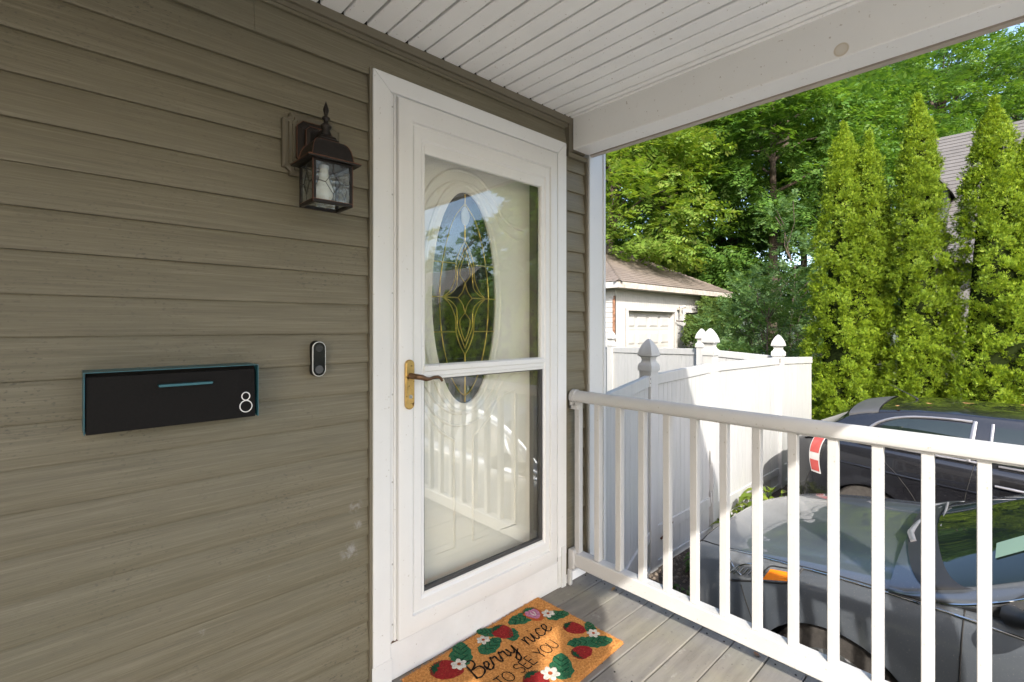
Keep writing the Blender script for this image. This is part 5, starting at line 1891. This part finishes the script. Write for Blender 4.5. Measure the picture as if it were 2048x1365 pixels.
def fronds(base, dirs, L, leaflet, wid, npair, droop=0.25, jitter=0.25):
    """compound leaves: pairs of leaflets along each stalk; returns (N,4,3)"""
    n = len(base)
    up = unit(np.array([0, 0, 1.0]) + RNG.normal(0, .35, (n, 3)))
    side = unit(np.cross(dirs, up))
    nrm = unit(np.cross(side, dirs))
    out = []
    LL = L * RNG.uniform(.7, 1.25, (n, 1))
    for k in range(npair):
        t = (k + .6) / npair
        p = base + dirs * LL * t - np.array([0, 0, 1.0]) * LL * droop * t * t
        for s in (-1, 1):
            sz = (0.65 + .5 * math.sin(PI * min(1, t + .15))) * RNG.uniform(.75, 1.25, (n, 1))
            d = unit(side * s + dirs * (.45 + .3 * t) + nrm * RNG.normal(-.12, jitter, (n, 1)) - np.array([0, 0, .22]))
            w = unit(np.cross(d, nrm))
            tip = p + d * leaflet * sz
            mid = p + d * leaflet * sz * .45
            out.append(np.stack([p, mid + w * wid * sz * .5, tip, mid - w * wid * sz * .5], 1))
    d = dirs
    tip = base + d * LL * 1.12 - np.array([0, 0, 1.0]) * LL * droop
    w = side * wid * .5
    b_ = base + d * LL * .9 - np.array([0, 0, 1.0]) * LL * droop * .8
    out.append(np.stack([b_, (b_ + tip) / 2 + w, tip, (b_ + tip) / 2 - w], 1))
    return np.concatenate(out)


def limb_tubes(m_, c, trunk_top, pads, r0):
    for p in pads:
        a = np.array(trunk_top) + (p - np.array(trunk_top)) * 0.0
        mid = (a + p) / 2 + np.array([0, 0, .35]) + RNG.normal(0, .25, 3)
        m_.tube([tuple(a), tuple((a + mid) / 2 + RNG.normal(0, .08, 3)), tuple(mid), tuple(p)], [r0, r0 * .7, r0 * .45, r0 * .12], 6)


def tree(name, label, group, x, y, h, rad, zlow, mat, npads, nf, L=.34, leaflet=.14, wid=.055, npair=4, lean=(0, 0), trunk_r=.18, trunk_name='trunk', cat='tree', flat=.34, padr=1.0, visible_half=True):
    t = thing(name, label, cat, (x, y, -1.02), group)
    cz = (zlow + h) / 2
    rz_ = (h - zlow) / 2
    pads = []
    while len(pads) < npads:
        v = RNG.normal(size=3); v /= np.linalg.norm(v)
        r = RNG.uniform(.35, 1.0) ** .55
        q = np.array([x + lean[0] + v[0] * rad * r, y + lean[1] + v[1] * rad * r, cz + v[2] * rz_ * r])
        if visible_half and (q[0] * .683 + q[1] * .730) > (x * .683 + y * .730) + rad * .45 and RNG.random() < .65:
            continue
        pads.append(q)
    pads = np.array(pads)
    cen = np.array([x + lean[0], y + lean[1], cz - rz_ * .3])
    B = []; Dd = []
    for q in pads:
        pr = padr * RNG.uniform(.65, 1.25)
        n = int(nf * pr ** 1.5)
        v = RNG.normal(size=(n, 3)); v /= np.linalg.norm(v, axis=1, keepdims=True)
        v *= RNG.uniform(.1, 1, (n, 1)) ** .5
        out = unit((q - cen)[None, :])[0]
        pt = q + v * np.array([pr, pr, pr * flat])
        rr = np.hypot(v[:, 0], v[:, 1])
        pt[:, 2] -= .30 * pr * rr ** 2
        d = unit(v * np.array([1, 1, .35]) + out * .55 + RNG.normal(0, .25, (n, 3)) - np.array([0, 0, .12]))
        B.append(pt); Dd.append(d)
    B = np.concatenate(B); Dd = np.concatenate(Dd)
    quads_object('crown', fronds(B, Dd, L, leaflet, wid, npair), mat, t)
    m_ = MB()
    base = np.array([x, y, -1.02]); top = np.array([x + lean[0] * .7, y + lean[1] * .7, cz + rz_ * .35])
    m_.tube([tuple(base), tuple(base + (top - base) * .12 + RNG.normal(0, .04, 3)), tuple(base + (top - base) * .5 + RNG.normal(0, .12, 3)), tuple(top)], [trunk_r * 1.35, trunk_r, trunk_r * .75, trunk_r * .25], 10)
    sel = pads[RNG.choice(len(pads), min(len(pads), 26), replace=False)]
    for p in sel:
        f_ = np.clip((p[2] - .8 - base[2]) / (top[2] - base[2]), .25, .95)
        a = base + (top - base) * f_
        mid = a * .45 + p * .55 + np.array([0, 0, .25])
        m_.tube([tuple(a), tuple((a + mid) / 2 + RNG.normal(0, .12, 3)), tuple(mid), tuple(p)], [trunk_r * .38, trunk_r * .27, trunk_r * .18, .012], 6)
    m_.build('trunk', M_BARK, t, smooth=60)
    return t


def at(px, t):
    u = (px - 1024) / 972
    s, c = math.sin(YAW), math.cos(YAW)
    return (t * (s + u * c), t * (c - u * s))


G1_ = 'tall leafy trees filling the yard behind the garage'
rows = [  # px, distance, height, crown radius, lowest leaf, material, label
    (1225, 17.5, 9.5, 3.0, 1.6, M_LEAFY, 'yellow green feathery tree right beside the white corner post, above garage roof'),
    (1330, 20.0, 12.0, 3.2, 1.8, M_LEAF, 'mid green tree with layered branches rising behind the garage roof slope'),
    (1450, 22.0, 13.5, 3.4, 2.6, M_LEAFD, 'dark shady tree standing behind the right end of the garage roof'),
    (1545, 18.0, 13.0, 3.3, 4.2, M_LEAF, 'tall tree with exposed brown trunk left of the leftmost evergreen column'),
    (1725, 21.0, 13.5, 3.5, 2.2, M_LEAF, 'broad green tree behind the gap between the first two evergreen columns'),
    (1880, 24.5, 16.5, 3.7, 4.5, M_LEAF, 'green tree over the neighbour roof with sky showing through its top'),
    (2030, 25.5, 17.2, 4.0, 4.0, M_LEAFB, 'greyish green tree at right edge above the neighbour roof'),
]
for (px, t_, h, rad, zl, mat, lab) in rows:
    x, y = at(px, t_)
    tree('leafy_tree', lab, G1_, x, y, h, rad, zl, mat, 104, 58, L=.42, leaflet=.19, wid=.078, npair=4, padr=1.05, trunk_r=.2)
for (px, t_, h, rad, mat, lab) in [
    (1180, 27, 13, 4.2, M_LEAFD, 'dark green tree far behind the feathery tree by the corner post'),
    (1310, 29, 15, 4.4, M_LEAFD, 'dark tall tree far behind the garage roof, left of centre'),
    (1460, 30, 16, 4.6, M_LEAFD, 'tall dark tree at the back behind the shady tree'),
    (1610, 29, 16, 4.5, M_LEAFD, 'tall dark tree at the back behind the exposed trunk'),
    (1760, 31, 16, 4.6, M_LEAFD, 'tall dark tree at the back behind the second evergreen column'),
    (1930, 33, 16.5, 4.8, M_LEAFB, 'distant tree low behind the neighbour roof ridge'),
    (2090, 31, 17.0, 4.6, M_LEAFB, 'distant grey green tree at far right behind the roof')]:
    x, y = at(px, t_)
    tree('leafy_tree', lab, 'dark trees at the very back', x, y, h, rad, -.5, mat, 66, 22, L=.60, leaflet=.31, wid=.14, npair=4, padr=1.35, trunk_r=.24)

# shrubs and saplings between the fence and the garage
for (px, t_, h, rad, zl, mat, lab) in [
    (1500, 12.6, 2.25, 1.25, -.6, M_LEAFB, 'bushy sapling overgrowing the right end of the garage'),
    (1535, 11.2, 2.7, 1.25, -.8, M_LEAFB, 'feathery bluish green shrub behind the second fence post'),
    (1592, 12.5, 4.6, 1.25, -.6, M_LEAFB, 'tall feathery sapling beside the leftmost evergreen column'),
    (1452, 11.0, 1.0, .6, -.8, M_LEAFB, 'low shrub showing over the back fence beside the second post cap'),
    (1660, 13.0, 3.2, 1.2, -.6, M_LEAF, 'green shrub hidden between the leftmost evergreens')]:
    x, y = at(px, t_)
    tree('shrub', lab, 'shrubs behind the fence', x, y, h, rad, zl, mat, 60, 70, L=.26, leaflet=.085, wid=.030, npair=6, padr=.42, trunk_r=.035, cat='shrub', flat=.5, visible_half=False)

# creeper hanging over the garage front
iv = thing('creeper', 'green creeper hanging over the right half of the garage front', 'creeper', (15.0, 7.4, 0.0), None)
n = 3400
xx = RNG.uniform(13.9, 17.3, n)
lim = 1.05 + .5 * np.sin(xx * 2.2) * .4 + (xx < 14.5) * .15
zz = RNG.uniform(0, 1, n)
ztop = np.where(xx > 15.0, 2.30, 1.45 + .25 * np.sin(xx * 5))
zbt = 1.0 + .22 * np.sin(xx * 7.0) + .25 * RNG.random(n) - (xx > 15.6) * .8
zz = zbt + (ztop - zbt) * zz
yy = 7.45 - .25 * RNG.random(n) - .25 * np.exp(-((zz - 1.4) / .35) ** 2)
keep = ~((xx > 14.6) & (xx < 15.3) & (zz > 1.85) & (RNG.random(n) < .85))
Bp = np.c_[xx, yy, zz][keep]
Dp = unit(np.c_[RNG.normal(0, .5, len(Bp)), -np.abs(RNG.normal(.5, .3, len(Bp))), -np.abs(RNG.normal(.6, .4, len(Bp)))])
quads_object('foliage', fronds(Bp, Dp, .20, .085, .05, 3), foliage_mat('creeper_leaf', [(0.0, (0.06, 0.12, 0.02)), (1.0, (0.13, 0.18, 0.035))], .35), iv)
m_ = MB()
m_.tube([(14.0, 7.50, 1.45), (14.6, 7.40, 1.42), (15.4, 7.38, 1.52), (16.4, 7.42, 1.6), (17.3, 7.4, 1.3)], .02, 6)
m_.tube([(16.2, 7.45, -1.0), (16.3, 7.42, .6), (16.0, 7.42, 1.6)], .03, 6)
m_.build('stem', M_BARK, iv)


# columnar evergreens
def evergreen(label, x, y, ztop, R, seed, tops=((0, 0, 0),), n=1500, group='row of columnar evergreens', per=34, fat=1.08):
    r_ = np.random.default_rng(seed)
    t = thing('columnar_evergreen', label, 'evergreen', (x, y, -1.02), group)
    z0_ = -0.95
    allq = []
    core = MB()
    for (dx, dy, dz) in tops:
        H = ztop + dz - z0_
        main = (dx, dy) == (0, 0)
        nc = int(n * (1.0 if main else .5))

        def prof_(u_):
            return R * np.minimum(1.0 + .06 * (1 - u_), 1.20 * np.clip(1 - u_, 0, 1) ** .58) * (1.0 if main else .72)
        # clumps of sprays sit on the shell; between them the dark-coloured core shows
        u = np.clip(r_.random(nc) ** .94, 0, .995)
        a = r_.uniform(0, 2 * PI, nc)
        lump = 1 + .09 * np.sin(a * 3 + u * 17 + seed) + .08 * np.sin(a * 5 - u * 29 + seed * 2) + .06 * np.sin(a * 2 + u * 43)
        rr = prof_(u) * (lump - .34 * r_.random(nc) ** 1.3)
        # tufts: neighbouring sprays bulge together and leave dark clefts between the tufts
        nt = int(170 if main else 80)
        tu, ta = r_.random(nt), r_.uniform(0, 2 * PI, nt)
        da = np.abs((a[:, None] - ta[None, :] + PI) % (2 * PI) - PI) * R
        dd_ = np.sqrt(da ** 2 + ((u[:, None] - tu[None, :]) * H * .75) ** 2).min(1)
        q_ = np.clip(dd_ / .20, 0, 1.6)
        rr = rr + (.06 - .13 * q_ ** 2) * np.clip(prof_(u) / R, .15, 1)
        rr = np.maximum(rr, .02)
        ok_ = r_.random(nc) > .55 * np.clip(q_ - .75, 0, 1)
        u, a, rr = u[ok_], a[ok_], rr[ok_]
        # a thin leader at the tip
        ul = r_.uniform(.955, 1.03, 26); al = r_.uniform(0, 2 * PI, 26)
        u = np.r_[u, ul]; a = np.r_[a, al]; rr = np.r_[rr, .05 * np.clip(1.04 - ul, 0, 1) / .08 * r_.random(26)]
        nc = len(u)
        cs = r_.uniform(.55, 1.25, nc) * np.where(u > .95, .55, 1)
        cp = np.c_[x + dx * np.minimum(1, u * 1.3) + rr * np.cos(a), y + dy * np.minimum(1, u * 1.3) + rr * np.sin(a), z0_ + u * H]
        cd = unit(np.c_[np.cos(a), np.sin(a), np.zeros(nc)] * r_.uniform(.25, .75, (nc, 1)) + np.array([0, 0, 1.0]) * r_.uniform(.6, 1.0, (nc, 1)) + r_.normal(0, .2, (nc, 3)))
        idx = np.repeat(np.arange(nc), per)
        face = (np.cos(a) * -.98 + np.sin(a) * -.2)[idx]      # fewer sprays at the back of the column
        idx = idx[(face > -.45) | (r_.random(len(idx)) < .35)]
        nn = len(idx)
        v = r_.normal(size=(nn, 3)); v /= np.linalg.norm(v, axis=1, keepdims=True); v *= r_.random((nn, 1)) ** .45
        outd = np.c_[np.cos(a), np.sin(a), np.zeros(nc)][idx]
        p = cp[idx] + v * (cs[idx, None] * .074) * np.array([1, 1, 1.3]) + cd[idx] * (cs[idx, None] * .03)
        d = unit(cd[idx] * .9 + v * .75 + r_.normal(0, .22, (nn, 3)) + np.array([0, 0, .25]))
        tw = unit(np.cross(d, outd) + r_.normal(0, .5, (nn, 3)))
        nrm = unit(np.cross(d, tw)); tw = unit(np.cross(nrm, d))
        Ls = r_.uniform(.036, .068, (nn, 1)) * (1 - .2 * u[idx, None]) * fat
        for k in range(3):
            th_ = (k - 1.0) * .50 + r_.normal(0, .12, (nn, 1))
            dd = d * np.cos(th_) + tw * np.sin(th_)
            ll = Ls * (1 - .10 * abs(k - 1.0)) * r_.uniform(.8, 1.2, (nn, 1))
            ww = unit(np.cross(nrm, dd)) * ((.0050 * fat) * r_.uniform(.8, 1.3, (nn, 1)))
            b_ = p + dd * ll * .08
            m1 = p + dd * ll * .55 + nrm * ll * r_.normal(0, .10, (nn, 1))
            tip = p + dd * ll
            allq.append(np.stack([b_, m1 + ww, tip, m1 - ww], 1))
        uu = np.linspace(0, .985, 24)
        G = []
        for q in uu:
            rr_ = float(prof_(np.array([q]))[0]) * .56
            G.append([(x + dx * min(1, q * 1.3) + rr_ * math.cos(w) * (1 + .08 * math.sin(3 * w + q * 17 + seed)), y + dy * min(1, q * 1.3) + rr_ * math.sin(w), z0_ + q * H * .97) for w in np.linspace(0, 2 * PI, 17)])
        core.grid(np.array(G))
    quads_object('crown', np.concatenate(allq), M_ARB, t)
    core.build('shade_core', M_ARBIN, t, smooth=60)
    MB().tube([(x, y, -1.02), (x, y, -.3), (x, y, ztop * .6)], [.07, .06, .02], 8).build('trunk', M_BARK, t)
    return t


evergreen('leftmost columnar evergreen with a double tip, beside the fence end', 9.75, 2.17, 4.56, .57, 3, ((0, 0, 0), (-.05, -.36, -.28), (.1, -.46, -1.1)), 1650)
evergreen('tallest columnar evergreen, between the two gaps showing neighbour roof', 9.75, 1.20, 4.70, .47, 8, n=1650)
evergreen('broad columnar evergreen right of the strip of neighbour roof', 9.75, .36, 4.36, .58, 14, ((0, 0, 0), (0, -.36, -.50)), 1650)
evergreen('columnar evergreen cut by the right edge of the photo', 9.85, -.78, 4.25, .52, 21, n=900)
# the row carries on beside the driveway and shows mirrored in the storm door
for i in range(11):
    evergreen('columnar evergreen of the row beside the driveway, reflected in the storm door', 9.85, -1.6 - 1.0 * i, (4.2 if i < 2 else 2.3) + .2 * math.sin(i * 2.1), .62, 30 + i, n=240, per=9, fat=2.9, group='evergreens seen only in the door glass')
for i, (x, y, h, rad) in enumerate(((15.0, -10.0, 7.6, 2.6), (18.5, -13.5, 9.5, 3.0), (5.0, -31, 11, 3.6), (30, -36, 13, 4.2))):
    tree('leafy_tree', 'street tree across the road, seen only as a reflection in the door', 'trees mirrored in the door glass', x, y, h, rad, 1.5, M_LEAF, 40, 18, L=.6, leaflet=.42, wid=.20, npair=4, padr=1.3, visible_half=False)

# hosta and low plants in the bed
M_HOSTA = foliage_mat('hosta_leaf', [(0.0, (0.13, 0.20, 0.02)), (1.0, (0.24, 0.29, 0.035))], .35, .4)
M_LOW = foliage_mat('low_leaf', [(0.0, (0.045, 0.115, 0.018)), (1.0, (0.10, 0.17, 0.035))], .3, .45)


def leafy_plant(name, label, x, y, z, n, L, w, mat, spread, hgt, seed):
    r_ = np.random.default_rng(seed)
    t = thing(name, label, 'plant', (x, y, -0.99))
    m_ = MB()
    stem = MB()
    for i in range(n):
        a = r_.uniform(0, 2 * PI); rr = spread * math.sqrt(r_.random())
        b_ = np.array([x + rr * math.cos(a), y + rr * math.sin(a) * .6, -.985])
        hz_ = hgt * (.4 + .6 * r_.random()) * (1 - .35 * rr / spread)
        o = np.array([math.cos(a), math.sin(a), 0])
        tip0 = b_ + o * hz_ * .35 + np.array([0, 0, hz_])
        stem.tube([tuple(b_), tuple((b_ + tip0) / 2 + o * .02), tuple(tip0)], .004, 4)
        ll = L * r_.uniform(.7, 1.2); ww = w * r_.uniform(.8, 1.2)
        a2 = a + r_.normal(0, .7)
        o = np.array([math.cos(a2), math.sin(a2), 0]); sd_ = np.array([-o[1], o[0], 0])
        G = []
        for k in range(6):
            q = k / 5
            c_ = tip0 + o * ll * q + np.array([0, 0, 1]) * (ll * (.35 * q - .75 * q * q))
            hwid = ww * math.sin(PI * (q * .92 + .05)) ** .8 * .5
            G.append([c_ - sd_ * hwid + np.array([0, 0, hwid * .35]), c_, c_ + sd_ * hwid + np.array([0, 0, hwid * .35])])
        mm = MB(); mm.grid(np.array(G))
        m_.add(mm.V, mm.F)
    m_.build('leaves', mat, t, smooth=60)
    stem.build('stem', M_LOW, t)
    return t


leafy_plant('hosta', 'yellow green hosta by the white fence just above the grey bonnet', 6.05, 2.05, 0, 46, .20, .11, M_HOSTA, .32, .42, 1)
leafy_plant('hosta', 'smaller green leafed plant by the fence left of the hosta', 5.45, 2.12, 0, 40, .13, .075, M_HOSTA, .26, .30, 2)
leafy_plant('low_plant', 'low dark green plant on bare soil between fence and grey bumper', 4.45, 2.02, 0, 90, .075, .055, M_LOW, .26, .20, 3)
leafy_plant('low_plant', 'small green weed on the soil under the railing', 3.75, 1.98, 0, 22, .07, .05, M_LOW, .12, .10, 4)
# stones and dry leaves on the bed, as one heap of small pieces
st = MB()
for i in range(900):
    x, y = random.uniform(2.3, 5.4), random.uniform(1.70, 2.38)
    s = random.uniform(.008, .028)
    a = random.uniform(0, PI)
    ca, sa = math.cos(a) * s, math.sin(a) * s
    h = s * random.uniform(.4, .9)
    z = -.986
    st.add([(x + ca, y + sa, z), (x - sa * .7, y + ca * .7, z), (x - ca, y - sa, z), (x + sa * .7, y - ca * .7, z), (x + ca * .5, y + sa * .5, z + h), (x - sa * .4, y + ca * .4, z + h), (x - ca * .5, y - sa * .5, z + h), (x + sa * .4, y - ca * .4, z + h)],
           [(4, 5, 6, 7), (0, 1, 5, 4), (1, 2, 6, 5), (2, 3, 7, 6), (3, 0, 4, 7)])
tag(st.build('gravel', plain('bed_stone', (0.17, 0.135, 0.105), 0.9, var=.45, scale=25, obj=False)), 'loose stones and bark on the planting bed', kind='stuff')

# fallen leaves
M_DRY = plain('dry_leaf', (0.34, 0.19, 0.06), 0.7, var=.3, scale=40)
M_DRYB = plain('brown_dry_leaf', (0.20, 0.10, 0.05), 0.7, var=.3, scale=40)


def fallen(label, x, y, z, L, w, a, mat, group=None):
    m_ = MB()
    o = np.array([math.cos(a), math.sin(a), 0]); s_ = np.array([-o[1], o[0], 0])
    G = []
    for k in range(7):
        q = k / 6
        hwid = w * math.sin(PI * (q * .94 + .03)) * .5
        c_ = np.array([x, y, z + .003]) + o * L * (q - .5) + np.array([0, 0, .25 * L * (q - .5) ** 2 * 2])
        G.append([c_ - s_ * hwid + np.array([0, 0, hwid * .5]), c_, c_ + s_ * hwid + np.array([0, 0, hwid * .4])])
    m_.grid(np.array(G))
    m_.tube([tuple(G[0][1]), tuple(G[0][1] - o * L * .3 + np.array([0, 0, .003]))], .0012, 4)
    o_ = m_.build('fallen_leaf', mat, None, smooth=60)
    return tag(o_, label, 'leaf', group)


fallen('small ochre leaf at the far corner of the porch boards', 1.985, 1.395, 0, .034, .018, .3, M_DRY)
fallen('small brown leaf on the shaded board ends under the railing', 2.000, .735, 0, .028, .016, 1.1, M_DRYB)
fallen('curled brown leaf at the lower right end of the boards', 1.98, .50, 0, .07, .018, 2.4, M_DRYB)
for i, (px_, py_, lab) in enumerate(((6.75, .95, 'dry leaf on the black roof nearest the spoiler'), (6.95, .72, 'larger dry leaf on the black car roof beside the aerial'), (7.25, .45, 'dry leaf on the black roof behind the aerial'), (6.62, .05, 'dry leaf low on the black roof edge'))):
    c_ = BC.shell(4.42 - (BY - py_), .60 + .08 * i, .004)
    fallen(lab, BX + c_[0] + .12 * i, BY - (4.42 - c_[1]), -1.0 + c_[2] + .02, .07, .035, .8 * i, M_DRY, 'dry leaves on the black roof')
